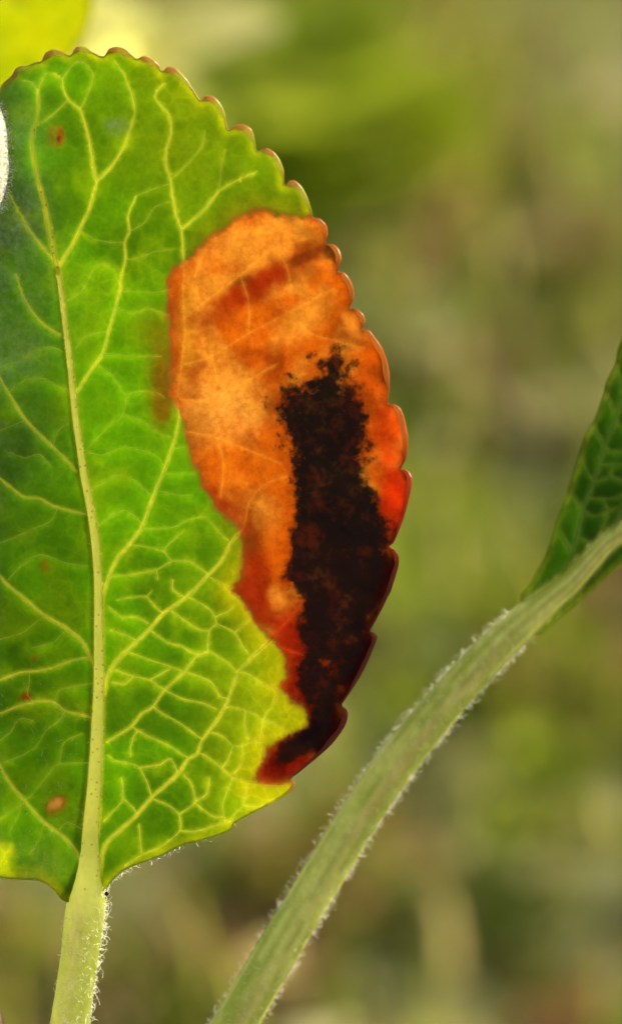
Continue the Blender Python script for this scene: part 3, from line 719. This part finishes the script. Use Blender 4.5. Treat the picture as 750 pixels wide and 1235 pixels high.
# loose hairs along the lower margin, and the tiny black mite-sized bead on the stalk
b = Bag()
for _ in range(70):
    i = int(abs(rng.normal()) * 22) + 1
    q = P(outl[i, 0], outl[i, 1], Hq[i]); hair_strand(b, q, R * .5 - U * .6 + rng.normal(size=3) * .5, rng.uniform(5, 13) * S, .4 * S, .45)
for _ in range(150):
    j = rng.integers(0, len(midp)); 
    if midp[j, 1] < 640: continue
    q = P(midp[j, 0] + rng.choice([-1, 1]) * midp[j, 2] * .5, midp[j, 1], blade_height(midp[j, 0], midp[j, 1]) + 1); hair_strand(b, q, R * rng.normal() * .6 + U * rng.normal() * .4 - F * .5, rng.uniform(3, 8) * S, .28 * S, .4)
nz_ = np.where((outl[:, 0] < 14) & (outl[:, 1] > 122) & (outl[:, 1] < 262))[0]
for _ in range(420):
    i = rng.choice(nz_); q = P(outl[i, 0] - rng.random() * 3 + rng.random() ** 3 * 8, outl[i, 1], Hq[i] + 2); hair_strand(b, q, R * (.2 + rng.normal() * .7) + U * rng.normal() * .7 - F * .6, rng.uniform(4, 11) * S, .45 * S, .5)
for _ in range(110):
    hx, hy = rng.uniform(-10, 112), rng.uniform(820, 1060)
    if not inside(np.array([[hx, hy]]), outl)[0]: continue
    hair_strand(b, P(hx, hy, surf([(hx, hy)])[0] + 1.5), R * rng.normal() + U * rng.normal() - F * .5, rng.uniform(5, 11) * S, .22 * S, .4)
o = b.build('hairs', M_HAIR, leaf); o['kind'] = 'stuff'
bc = P(129, 1078, 12)
bv = []; bf = []
for i in range(7):
    th = math.pi * i / 6
    for j in range(10):
        ph = 2 * math.pi * j / 10; bv.append(bc + S * 2.8 * np.array([math.sin(th) * math.cos(ph), math.sin(th) * math.sin(ph), math.cos(th)]))
for i in range(6):
    for j in range(10): bf.append([i*10+j, i*10+(j+1)%10, (i+1)*10+(j+1)%10, (i+1)*10+j])
M_BLACK = mat_simple('black_bead', (.03, .012, .006), (.02, .01, .005), .1, .35)
new_mesh('speck', bv, bf, M_BLACK, leaf)['label'] = 'tiny black bead at the top of the stalk'

# ------------------------------------------------------------------ generic leaf in photo pixels
def generic_leaf(root, outline, mid, secs, ters, zfun, pal, thk=3.0, step=6, teeth=True, ridge_h=.8, pal_v=(190,190,100), wmid=10, mid_tube=False, wide_mid=0, rod=None, net_w=1.0):
    ol = catmull(outline, 3.5, True); mp_ = catmull(mid, 5.0)
    SP = [catmull(s, 4.0) for s in secs]; TP = [catmull(t, 4.0) for t in ters]
    A_ = np.concatenate([p[:-1, :2] for p in SP + TP + [mp_]]); B_ = np.concatenate([p[1:, :2] for p in SP + TP + [mp_]])
    W_ = np.concatenate([np.full(len(p) - 1, w) for p, w in [(p, 1.0) for p in SP] + [(p, .3) for p in TP] + [(mp_, wmid * .4)]])
    lo = ol.min(0); hi = ol.max(0)
    gx, gy = np.meshgrid(np.arange(lo[0], hi[0], step), np.arange(lo[1], hi[1], step * .87))
    g = np.stack([(gx + (np.arange(gx.shape[0]) % 2)[:, None] * step / 2).ravel(), gy.ravel()], 1) + rng.uniform(-.4, .4, (gx.size, 2))
    g = np.concatenate([g] + [p[:, :2] for p in SP + TP]); g = g[inside(g, ol)]
    d, _ = seg_dist(g, ol, np.roll(ol, -1, 0)); g = g[d > step * .4]
    n_ = len(ol); r_ = delaunay_2d_cdt([Vector(p) for p in np.concatenate([ol, g])], [(i, (i + 1) % n_) for i in range(n_)], [], 1, 1e-6)
    q = np.array([tuple(v) for v in r_[0]]); t = np.array([f for f in r_[2] if len(f) == 3])
    a = q[t[:, 1]] - q[t[:, 0]]; c = q[t[:, 2]] - q[t[:, 0]]; ng = (a[:, 0] * c[:, 1] - a[:, 1] * c[:, 0]) > 0; t[ng] = t[ng][:, ::-1]
    dv_, _ = seg_dist(q, A_, B_, extra=W_)
    do, _ = seg_dist(q, ol, np.roll(ol, -1, 0))
    z = zfun(q[:, 0], q[:, 1]) - 3.0 * (1 - np.exp(-np.clip(dv_, 0, None) / 6))
    m = len(q); vv = np.concatenate([P(q[:, 0], q[:, 1], z + thk / 2), P(q[:, 0], q[:, 1], z - thk / 2)])
    ff = t.tolist() + (t[:, ::-1] + m).tolist() + [[i, (i + 1) % n_, (i + 1) % n_ + m, i + m] for i in range(n_)]
    if rod is not None:
        cq = q[t].mean(1); ra = np.array(rod); dr, ir = seg_dist(cq, ra[:-1, :2], ra[1:, :2]); t = t[~(dr < (ra[:-1, 3] + ra[1:, 3])[ir] / 4 - 2.5)]
        ff = t.tolist() + (t[:, ::-1] + m).tolist() + [[i, (i + 1) % n_, (i + 1) % n_ + m, i + m] for i in range(n_) if abs(ol[i, 0] - 636) > 14 or abs(ol[i, 1] - 745) > 17]
    nz = fbm(q[:, 0], q[:, 1], 45, 3, 2.9)
    col = np.repeat(lin(pal[0])[None], m, 0); k = sstep(.35, .65, nz)[:, None]; col = col * (1 - k) + lin(pal[1])[None] * k
    k = (sstep(1.4, -.3, dv_) * .4 + np.exp(-np.clip(dv_, 0, None) / 2.5) * .15)[:, None]; col = col * (1 - k) + lin(pal_v)[None] * k
    if wide_mid:
        dm_, im_ = seg_dist(q, mp_[:-1, :2], mp_[1:, :2]); k = (sstep(1.1, .6, dm_ / (mp_[im_, 2] * .5 + 1)) * .95)[:, None]; col = col * (1 - k) + lin((200,190,112))[None] * k
    k = (sstep(9, 1, do) * .5)[:, None]; col = col * (1 - k) + lin(pal[2])[None] * k
    zz = np.zeros((m, 3)); fbv = np.stack([np.zeros(m), np.full(m, .76), np.zeros(m)], 1)
    at = {'leafcol': np.concatenate([col, col]), 'deadcol': np.concatenate([col, col]), 'field': np.concatenate([zz, zz]), 'field_b': np.concatenate([fbv, fbv])}
    new_mesh('blade', vv, ff, M_BLADE, root, attrs=at)
    def rdg(p, w):
        zc = zfun(p[:, 0], p[:, 1]) + thk * .45 + (12 * sstep(700, 636, p[:, 0]) if wide_mid and p is mp_ else 0); n = len(p); tap = np.minimum(1, .3 + (n - 1 - np.arange(n)) / 5)
        v, f = tube_path(P(p[:, 0], p[:, 1], zc), w * .5 * S * tap, 8, flat=ridge_h, half=True, sink=.3)
        return v, f, np.repeat(lin(pal_v)[None], len(v), 0)
    if rod is not None: pass
    elif mid_tube:
        zc = zfun(mp_[:, 0], mp_[:, 1]) - 2; v, f = tube_path(P(mp_[:, 0], mp_[:, 1], zc), mp_[:, 2] * .5 * S, 14)
        st = fbm(np.arange(len(v)) * 1.0, np.arange(len(v)) * .3, 9, 2, 2.0)[:, None]
        new_mesh('midrib', v, f, M_PET, root, attrs={'veincol': lin((206,196,120))[None] * (1 - st) + lin((176,160,92))[None] * st})
    else:
        c0_ = pal_v; pal_v = (196,186,116) if wide_mid else pal_v
        v, f, c = rdg(mp_, mp_[:, 2] if mp_.shape[1] > 2 else np.full(len(mp_), wmid))
        new_mesh('midrib', v, f, M_VEIN if wide_mid else M_RIB, root, attrs={'veincol': c}); pal_v = c0_
    for p in SP:
        v, f, c = rdg(p, np.linspace(3.4, 2.0, len(p))); new_mesh('vein', v, f, M_VEIN, root, attrs={'veincol': c})
    if TP:
        b = Bag()
        for p in TP: b.add(*rdg(p, np.full(len(p), net_w)))
        b.build('vein_network', M_VEIN, root, 'veincol')['kind'] = 'stuff'

# the neighbouring leaf on the right
def z_right(px, py):
    ax = np.array([664., 721.]); d = np.array([.72, -.694]); s = -(px - ax[0]) * d[1] * -1 - (py - ax[1]) * d[0]
    s = (px - ax[0]) * d[1] * -1 * -1 + 0 * px if False else ((px - ax[0]) * (-d[1]) + (py - ax[1]) * d[0])      # + below the rib, - above it
    L = (px - ax[0]) * d[0] + (py - ax[1]) * d[1]
    a = np.sqrt(s * s + 144) - 12
    return -150 + np.where(s < 0, .34 * a, -.12 * a) - .10 * np.clip(L, 0, None) + 6 * (fbm(px, py, 90, 2, 5.0) - .5)
OUTR = [(628,722),(639,704),(658,666),(668,632),(681,599),(694,561),(704,527),(716,506),(725,481),(731,460),(741,439),(744,422),(751,401),(760,378),(763,360),(776,338),(780,316),(797,296),(803,275),(822,258),(830,238),(852,226),(866,208),(890,204),(908,190),(935,192),(958,186),(985,196),(1010,200),(1028,222),(1040,250),(1042,282),(1052,300),(1046,330),(1048,355),(1034,382),(1030,410),(1010,436),(1000,464),(976,488),(962,516),(934,538),(914,562),(886,580),(860,604),(832,622),(806,644),(780,660),(750,680),(710,716),(668,752),(645,765)]
MIDR = [(626,755,41),(648,735,36),(664,721,33),(689,700,29),(727,658,25),(750,641,23),(800,590,20),(860,520,16),(920,440,12),(980,350,8),(1020,280,4)]
SECR = [[(664,715),(689,670),(702,616),(715,582),(729,540),(742,506),(752,477),(775,420),(790,380)],[(735,650),(760,590),(790,530),(810,470),(840,400)],[(800,590),(830,510),(870,420),(890,330)],[(860,520),(900,430),(930,340),(950,260)],[(750,645),(800,640),(850,600)],[(810,580),(870,560),(920,520)],[(870,510),(930,480),(980,440)]]
TERR = [[(689,670),(676,640)],[(702,616),(690,598)],[(715,582),(700,552)],[(729,540),(716,514)],[(742,506),(732,475)],[(752,477),(744,440)],[(702,616),(718,622),(742,612)],[(715,582),(735,575),(760,585)],[(709,600),(728,602),(750,598)],[(729,540),(745,545),(775,540)],[(722,560),(740,560),(765,560)],[(742,506),(755,515),(785,520)],[(695,645),(712,655),(725,655)],[(690,668),(705,675)],[(735,575),(740,560)],[(728,602),(732,620),(725,640)],[(748,492),(765,495),(790,490)]]
CL2 = [(150,1440,-90,62),(220,1338,-105,56),(276,1248,-118,54),(324,1165,-125,53),(373,1083,-130,52),(426,996,-135,51),(461,944,-138,50),(496,897,-140,50),(550,832,-144,48),(603,776,-148,46),(632,749,-150,42)]
RODR = CL2 + [(a, b_, float(z_right(np.array(float(a)), np.array(float(b_)))) - .04 * w_, w_) for a, b_, w_ in [(664,721,34),(689,700,30),(727,658,25),(750,641,23),(800,590,20),(860,520,15),(920,440,10),(980,350,6),(1020,280,3)]]
r_base = P(276, 1248, -120)
rleaf = thing('neighbouring_leaf', 'plain dark green leaf at the upper end of a long slanting hairy stalk', 'leaf', r_base)
generic_leaf(rleaf, OUTR, MIDR, SECR, TERR, z_right, ((44,86,5),(28,64,3),(150,170,40)), pal_v=(104,132,40), wide_mid=14, rod=RODR)
pet2, pc2, pr2, pp2 = petiole_mesh(RODR, rleaf, ((224,226,112),(156,176,50),(216,168,112),1.35), groove=.08, lump=.03, seed=3., split=lambda p: p[:, 0] > 650, riblabel='pale downy central rib')
pet2['label'] = 'long slanting downy stalk'
fuzz(pet2, pc2, pr2, 2200, (5, 15), .27, .35, lambda: rng.normal(0, .5) + (math.pi if rng.random() < .5 else 0), .7, t_range=(.2, .97))
fuzz(pet2, pc2, pr2, 900, (4, 9), .3, .5, lambda: rng.normal(1.5, .8), .4, t_range=(.2, .97))

# ------------------------------------------------------------------ the shoot that carries the stalks (below the frame)
M_TWIG = mat_simple('young_bark', (.22, .13, .07), (.1, .06, .03), .05, .6, .45, 300)
j1 = P(22, 1505, 4); j2 = P(150, 1440, -90)
foot = np.array([-.10, .36, -.01])
sp = catmull([tuple(foot), tuple(foot * .6 + j1 * .4 + np.array([-.008, .004, 0])), tuple(j1 * .97 + foot * .03 + np.array([0, 0, -.004])), tuple(j1 + np.array([-.001, .005, .012])), tuple(j1 + np.array([-.010, .016, .05]))], .01)
v, f = tube_path(sp, np.linspace(.006, .0032, len(sp)), 12, front=np.array([0, -1., 0]))
shoot = thing('leafy_shoot', 'brown woody shoot rising from the soil below the two stalks', 'shoot', foot)
new_mesh('stem', v, f, M_TWIG, shoot)
br = catmull([tuple(j1 + np.array([0, .002, -.02])), tuple((j1 + j2) / 2 + np.array([0, 0, -.012])), tuple(j2)], .004)
v, f = tube_path(br, np.linspace(.0035, .003, len(br)), 10, front=np.array([0, -1., 0]))
new_mesh('side_branch', v, f, M_TWIG, shoot)

# ------------------------------------------------------------------ woolly bud at the left notch
wc = P(-23, 190, -120)
bud = thing('woolly_bud', 'white woolly bud peeping past the notch in the leaf edge', 'bud', wc - U * .006)
nu, nv = 14, 20; bv = []; bf = []
for i in range(nu):
    th = math.pi * i / (nu - 1)
    for j in range(nv):
        ph = 2 * math.pi * j / nv; r_ = .0034 * (math.sin(th) ** .8) * (1 + .08 * math.sin(5 * ph))
        bv.append(wc + U * .0068 * math.cos(th) + R * r_ * math.cos(ph) - F * r_ * math.sin(ph))
for i in range(nu - 1):
    for j in range(nv): bf.append([i*nv+j, i*nv+(j+1)%nv, (i+1)*nv+(j+1)%nv, (i+1)*nv+j])
M_WOOL = mat_simple('bud_scale', (.9, .9, .82), (.95, .95, .85), .6, .6, .1, 800)
new_mesh('scales', bv, bf, M_WOOL, bud)
b = Bag()
for _ in range(2600):
    th = math.acos(rng.uniform(-1, 1)); ph = rng.uniform(0, 2 * math.pi); r_ = .0034 * math.sin(th) ** .8
    d = U * math.cos(th) + R * math.sin(th) * math.cos(ph) - F * math.sin(th) * math.sin(ph)
    hair_strand(b, wc + U * .0068 * math.cos(th) + R * r_ * math.cos(ph) - F * r_ * math.sin(ph), d, rng.uniform(8, 20) * S, .5 * S, .5)
b.build('hairs', M_HAIR, bud)['kind'] = 'stuff'
v, f = tube_path(catmull([tuple(wc - U * .006), tuple(wc - U * .03 - R * .03), tuple(wc - U * .08 - R * .045 + F * .01), tuple(j1 + np.array([-.010, .016, .05]))], .004), np.full(len(catmull([tuple(wc - U * .006), tuple(wc - U * .03 - R * .03), tuple(wc - U * .08 - R * .045 + F * .01), tuple(j1 + np.array([-.010, .016, .05]))], .004)), .0018), 10)
new_mesh('stalk', v, f, M_TWIG, bud)

# ------------------------------------------------------------------ blurred leaf behind, upper left
def z_ul(px, py): return -800 + .25 * np.abs(px + 70) - .05 * (py - 0) + 20 * (fbm(px, py, 120, 2, 1.0) - .5)
ul = thing('backlit_leaf', 'glowing yellow-green leaf out of focus behind the tip of the blighted leaf', 'leaf', P(-330, 300, -800))
generic_leaf(ul, [(-260,210),(-200,190),(-140,165),(-80,135),(-30,122),(12,108),(54,90),(88,64),(108,30),(114,-12),(100,-60),(40,-110),(-20,-160),(-90,-180),(-170,-160),(-240,-100),(-280,-10),(-300,80),(-300,160),(-285,205)],
             [(-280,200,12),(-200,130,10),(-110,55,8),(-20,-15,6),(50,-60,3)], [[(-200,130),(-140,140),(-80,125)],[(-110,55),(-50,70),(0,60)],[(-20,-15),(30,10)],[(-200,130),(-210,40),(-190,-40)],[(-110,55),(-110,-40),(-80,-120)]], [], z_ul, ((150,172,2),(172,188,3),(196,200,10)), step=14, pal_v=(186,200,30))
v, f = tube_path(P(np.array([-280,-310,-330,-300,-220]), np.array([200,240,300,700,1300]), np.array([-795,-800,-800,-760,-500])), np.array([6, 9, 10, 12, 14]) * S, 10)
new_mesh('petiole', v, f, M_PET, ul, attrs={'veincol': np.repeat(lin((170,190,60))[None], len(v), 0)})

# ------------------------------------------------------------------ ground and what grows on it
def axis(a, b, n0, far):
    near = np.linspace(a, b, n0); k = np.geomspace(.05, far, 22)
    return np.concatenate([(a - k)[::-1], near, b + k])
ax_, ay_ = axis(-1.5, 1.5, 90, 400), axis(.0, 4.0, 110, 400)
GX, GY = np.meshgrid(ax_, ay_)
def gz(X, Y):
    m = np.exp(-(np.clip(np.abs(X) - 2, 0, None) + np.clip(Y - 5, 0, None)) / 4)
    return ((fbm(X * 100, Y * 100, 22, 3, 3.) - .5) * .05 + (fbm(X * 100, Y * 100, 6, 2, 5.) - .5) * .015) * m - .005
GZ = gz(GX, GY)
nx, ny = len(ax_), len(ay_)
gf = [[j*nx+i, j*nx+i+1, (j+1)*nx+i+1, (j+1)*nx+i] for j in range(ny-1) for i in range(nx-1)]
nt = NT('soil')
s1 = nt.noise(9, 5, .6); s2 = nt.noise(40, 5, .65, off=(3, 3, 0)); s3 = nt.noise(4, 3, .5, off=(7, 1, 0))
c = nt.mix(nt.ramp(s2, .35, .65), (.25, .205, .085), (.43, .36, .17))
c = nt.mix(nt.ramp(s1, .34, .54), c, nt.mix(nt.ramp(s2, .4, .7), (.20, .20, .05), (.33, .31, .10)))
c = nt.mix(nt.math('MULTIPLY', nt.ramp(s3, .45, .7), .5), c, (.40, .31, .17))
p = nt.n('ShaderNodeBsdfPrincipled'); nt.link(c, p.inputs['Base Color']); p.inputs['Roughness'].default_value = .9
nt.link(nt.bump(s2, .8, .01), p.inputs['Normal']); nt.link(p.outputs[0], nt.out.inputs[0])
ground = new_mesh('ground', np.stack([GX.ravel(), GY.ravel(), GZ.ravel()], 1), gf, nt.m)
tag(ground, 'bare brown soil with moss patches', 'ground', kind='structure')

def mat_attr(name, w=.45, rough=.6, spec=.08):
    nt = NT(name); c = nt.attr('tint').outputs['Color']
    return nt.leaf_out(nt.mix(1.0, c, (.8, .75, .9), 'MULTIPLY'), c, w, rough=rough, spec=spec)
M_GRASS = mat_attr('grass_blades'); M_LITTER = mat_attr('dry_litter', .25, .8, .1); M_WEED = mat_attr('weed_leaves', .5, .6)

def blades(centers, hgt, wid, lean, cols, spread, rngl=rng):
    n = len(centers); az = rng.uniform(0, 2 * math.pi, n); h = hgt * rng.uniform(.5, 1.3, n); w = wid * rng.uniform(.6, 1.3, n)
    dirx = np.stack([np.cos(az), np.sin(az), np.zeros(n)], 1); sx = np.stack([-np.sin(az), np.cos(az), np.zeros(n)], 1)
    ln = lean * rng.uniform(.2, 1.4, n); up_ = np.array([0, 0, 1.])
    V = []
    for t, ww in ((0, 1), (.45, .85), (.8, .5)):
        c = centers + up_ * (h * t)[:, None] + dirx * (h * ln * t * t)[:, None]
        V += [c - sx * (w * ww / 2)[:, None], c + sx * (w * ww / 2)[:, None]]
    V.append(centers + up_ * (h * (1 - .2 * ln))[:, None] + dirx * (h * ln)[:, None])
    V = np.stack(V, 1).reshape(-1, 3); base = np.arange(n)[:, None] * 7
    q = np.array([[0, 1, 3, 2], [2, 3, 5, 4]]); f = (base[:, None] + q[None]).reshape(-1, 4).tolist() + (base + np.array([[4, 5, 6]])).tolist()
    return V, f, np.repeat(cols, 7, 0)

def scatter(n, ybias=1.0):
    X = rng.uniform(-1.4, 1.4, n); Y = .35 + 3.4 * rng.random(n) ** ybias
    return X, Y
X, Y = scatter(44000, 1.0)
dens = fbm(X * 100, Y * 100, 26, 3, 11.)
k = dens > .42 + .12 * rng.random(len(X)); X, Y = X[k], Y[k]
cc = np.array([lin((136,158,44)), lin((178,178,74)), lin((206,190,118)), lin((106,128,38))])[rng.choice(4, len(X), p=[.36,.28,.2,.16])] * rng.uniform(.7, 1.1, (len(X), 1))
V, f, c = blades(np.stack([X, Y, gz(X, Y) - .002], 1), .045, .0048, .6, cc, 0)
tag(new_mesh('grass', V, f, M_GRASS, attrs={'tint': c}), 'thin short grass and straw growing over the blurred soil', 'grass', kind='stuff')

# dry leaf litter: small curled pieces
n = 2600; X, Y = scatter(n); Z = gz(X, Y) + .004
V = []; f = []; c = []
pal = [lin(t) for t in ((204,168,80),(184,140,62),(214,196,112),(160,118,50),(190,162,60))]
for i in range(n):
    L = rng.uniform(.010, .030); W = L * rng.uniform(.4, .7); az = rng.uniform(0, 6.28); cu = rng.uniform(-.6, .9); tl = rng.normal(0, .35)
    u = np.array([-1, -.4, .4, 1]); v_ = np.array([-1, 0, 1.]); UU, VV = np.meshgrid(u, v_)
    wd = (1 - .75 * UU ** 2); xl = UU * L; yl = VV * W * wd; zl = cu * W * VV ** 2 * wd + cu * .4 * L * UU ** 2 + xl * tl + .002
    px_ = X[i] + xl * math.cos(az) - yl * math.sin(az); py_ = Y[i] + xl * math.sin(az) + yl * math.cos(az)
    o_ = len(V) * 12; V.append(np.stack([px_, py_, Z[i] + zl], -1).reshape(-1, 3)); c.append(np.repeat((pal[rng.integers(5)] * rng.uniform(.6, 1.05))[None], 12, 0))
    f += [[o_ + r_*4+s_, o_ + r_*4+s_+1, o_ + (r_+1)*4+s_+1, o_ + (r_+1)*4+s_] for r_ in range(2) for s_ in range(3)]
tag(new_mesh('leaf_litter', np.concatenate(V), f, M_LITTER, attrs={'tint': np.concatenate(c)}), 'dry brown and tan leaf fragments scattered on the soil', 'leaf litter', kind='stuff')

# weeds standing at their own places on the ground
def leaf_patch(base, az, elev, L, W, droop, col):
    t = np.linspace(0, 1, 7); wd = np.sin(np.pi * np.clip(t * .93 + .05, 0, 1)) ** .7 * W
    out = np.array([math.cos(az), math.sin(az), 0]); sd = np.array([-math.sin(az), math.cos(az), 0]); up_ = np.array([0, 0, 1.])
    cen = base + np.outer(t * L * math.cos(elev), out) + np.outer(t * L * math.sin(elev) - droop * L * t * t, up_)
    V = np.stack([cen - sd * wd[:, None] + up_ * (wd * .25)[:, None], cen, cen + sd * wd[:, None] + up_ * (wd * .25)[:, None]], 1).reshape(-1, 3)
    f = [[i*3+j, i*3+j+1, (i+1)*3+j+1, (i+1)*3+j] for i in range(6) for j in range(2)]
    return V, f, np.repeat(col[None], len(V), 0)

def weed(name, label, cat, px, py, nl, L, W, elev, col, group, lift=0.0):
    g0 = ground_at(px, py, .02 + lift); g0[2] = gz(np.array(g0[0]), np.array(g0[1]))
    r_ = thing(name, label, cat, g0, group)
    for i in range(nl):
        b_ = g0 + np.array([rng.normal() * L * .12, rng.normal() * L * .12, 0])
        V, f, c = leaf_patch(b_, rng.uniform(0, 6.28), elev * rng.uniform(.5, 1.25), L * rng.uniform(.6, 1.15), W * rng.uniform(.7, 1.2), rng.uniform(.1, .5), lin(col) * rng.uniform(.75, 1.1))
        new_mesh('leaf', V, f, M_WEED, r_, attrs={'tint': c})
    return r_

tp = P(135, 30, -3600); tb = np.array([-.42, tp[1] + .25, 0.]); tb[2] = gz(tb[0], tb[1])
tall = thing('tall_pale_plant', 'tall whitish plant glowing between the backlit leaf and the leaf tip', 'plant', tb)
sp_ = catmull([tuple(tb), tuple(tb * .55 + tp * .45 + np.array([-.06, 0, .05])), tuple(tp + np.array([-.012, 0, -.03]))], .02)
v, f = tube_path(sp_, np.linspace(.004, .002, len(sp_)), 8, front=np.array([0, -1., 0]))
new_mesh('stem', v, f, M_WEED, tall, attrs={'tint': np.repeat(lin((190,200,110))[None], len(v), 0)})
for i in range(18):
    V, f, c = leaf_patch(tp + np.array([rng.normal() * .006 - .008, rng.normal() * .006, -.03 + rng.normal() * .012]), rng.uniform(0, 6.28), rng.uniform(.5, 1.2), .05, .017, .3, lin((242,244,150)))
    new_mesh('leaf', V, f, M_WEED, tall, attrs={'tint': c})

KIND = {'pale': ('pale_weed', 'pale weeds on the soil', (236,236,158), .5), 'lime': ('lime_weed', 'lime-green weeds on the soil', (186,206,48), .6),
        'dark': ('dark_weed', 'dark weeds on the soil', (126,136,56), .5), 'tan': ('withered_weed', 'withered weeds on the soil', (204,168,104), .35)}
def plant(kind, px, py, n, L, label):
    nm, grp, col, el = KIND[kind]; weed(nm, label, 'weed', px, py, n, L, L * .3, el, col, grp)
for a in [
 ('pale',470,345,12,.05,'round pale weed blurred beside the upper rim of the dead patch'),
 ('pale',648,585,12,.045,'round pale weed blurred beside the lower edge of the dark green leaf'),
 ('pale',655,835,16,.05,'largest whitish-green weed blurred under the junction of slanting stalk and leaf'),
 ('pale',455,1125,18,.045,'round pale green weed blurred below the middle of the slanting stalk'),
 ('pale',690,420,8,.05,'faint greyish weed blurred against the edge of the dark green leaf'),
 ('pale',540,760,8,.04,'small pale weed blurred just above the slanting stalk'),
 ('pale',230,70,9,.07,'pale weed blurred right behind the top teeth of the blighted leaf'),
 ('pale',520,240,6,.05,'thin faint weed blurred in the open tan ground above the dead patch'),
 ('lime',330,150,24,.10,'vivid lime weed glowing behind the teeth above the dead patch'),
 ('lime',290,80,14,.11,'tall lime weed behind the topmost teeth beside the pale weed'),
 ('lime',400,190,20,.09,'lime weed at the lower end of the bright green streak past the teeth'),
 ('lime',350,110,20,.10,'lime weed in the middle of the bright green streak past the teeth'),
 ('lime',370,150,12,.09,'lime weed on the outer side of the bright green streak past the teeth'),
 ('lime',540,640,16,.055,'yellow-green weed blurred midway between black crust and dark green leaf'),
 ('lime',590,710,14,.055,'yellow-green weed blurred touching the bend of the slanting stalk'),
 ('lime',510,590,12,.055,'yellow-green weed blurred close to the red rim of the dead patch'),
 ('lime',720,870,14,.045,'yellow-green weed blurred beyond the whitish weed under the stalk'),
 ('lime',450,30,10,.1,'olive-lime weed blurred far behind above the leaf teeth'),
 ('lime',700,780,8,.04,'yellow-green weed blurred directly under the dark green leaf'),
 ('dark',700,330,14,.06,'dark olive weed blurred above the tip of the dark green leaf in view'),
 ('dark',560,340,12,.06,'dark olive weed blurred next to the round pale weed by the dead patch'),
 ('dark',540,440,12,.05,'dark olive weed blurred past the orange teeth of the dead patch'),
 ('dark',560,1030,14,.04,'dark olive weed blurred below the upper half of the slanting stalk'),
 ('dark',190,1150,18,.045,'dark green weed blurred between the two hairy stalks'),
 ('dark',700,1200,14,.04,'dark green weed blurred beside the orange withered weed'),
 ('dark',600,300,10,.06,'dark weed blurred on the tan ground behind the round pale weed'),
 ('dark',640,120,8,.07,'faint dark weed farthest off on the tan ground'),
 ('dark',480,480,10,.05,'narrow dark weed blurred touching the rim where the black crust begins'),
 ('dark',720,560,10,.05,'dark weed blurred behind the edge of the dark green leaf'),
 ('pale',610,470,7,.035,'small light spot of a weed blurred in the open ground beside the dark green leaf'),
 ('pale',560,530,6,.03,'small light spot of a weed blurred between red rim and dark green leaf'),
 ('pale',590,930,7,.03,'small light spot of a weed blurred under the middle of the slanting stalk'),
 ('pale',700,1000,7,.03,'small light spot of a weed blurred beside the dark olive weed below the stalk'),
 ('pale',410,1060,6,.028,'small light spot of a weed blurred tight against the upper side of the slanting stalk'),
 ('pale',230,1190,6,.028,'small light spot of a weed blurred between the bottoms of both stalks'),
 ('tan',560,110,10,.09,'withered tan weed farthest off behind the bright green streak'),
 ('tan',620,240,10,.07,'withered greyish tan weed blurred between the far dark weeds'),
 ('tan',640,670,12,.045,'withered brown weed blurred in the angle of stalk and dark green leaf'),
 ('tan',400,960,12,.04,'withered brown weed blurred under the lowest tooth of the crust'),
 ('tan',640,1160,14,.04,'withered orange-brown weed blurred far below the slanting stalk'),
 ('tan',260,1075,14,.04,'withered orange-tan weed blurred beside the top of the leaf stalk'),
 ('tan',640,390,10,.05,'withered tan weed blurred beside the faint greyish weed'),
 ('tan',330,1010,10,.04,'withered brown weed blurred just under the smooth lower leaf margin')]:
    plant(*a)
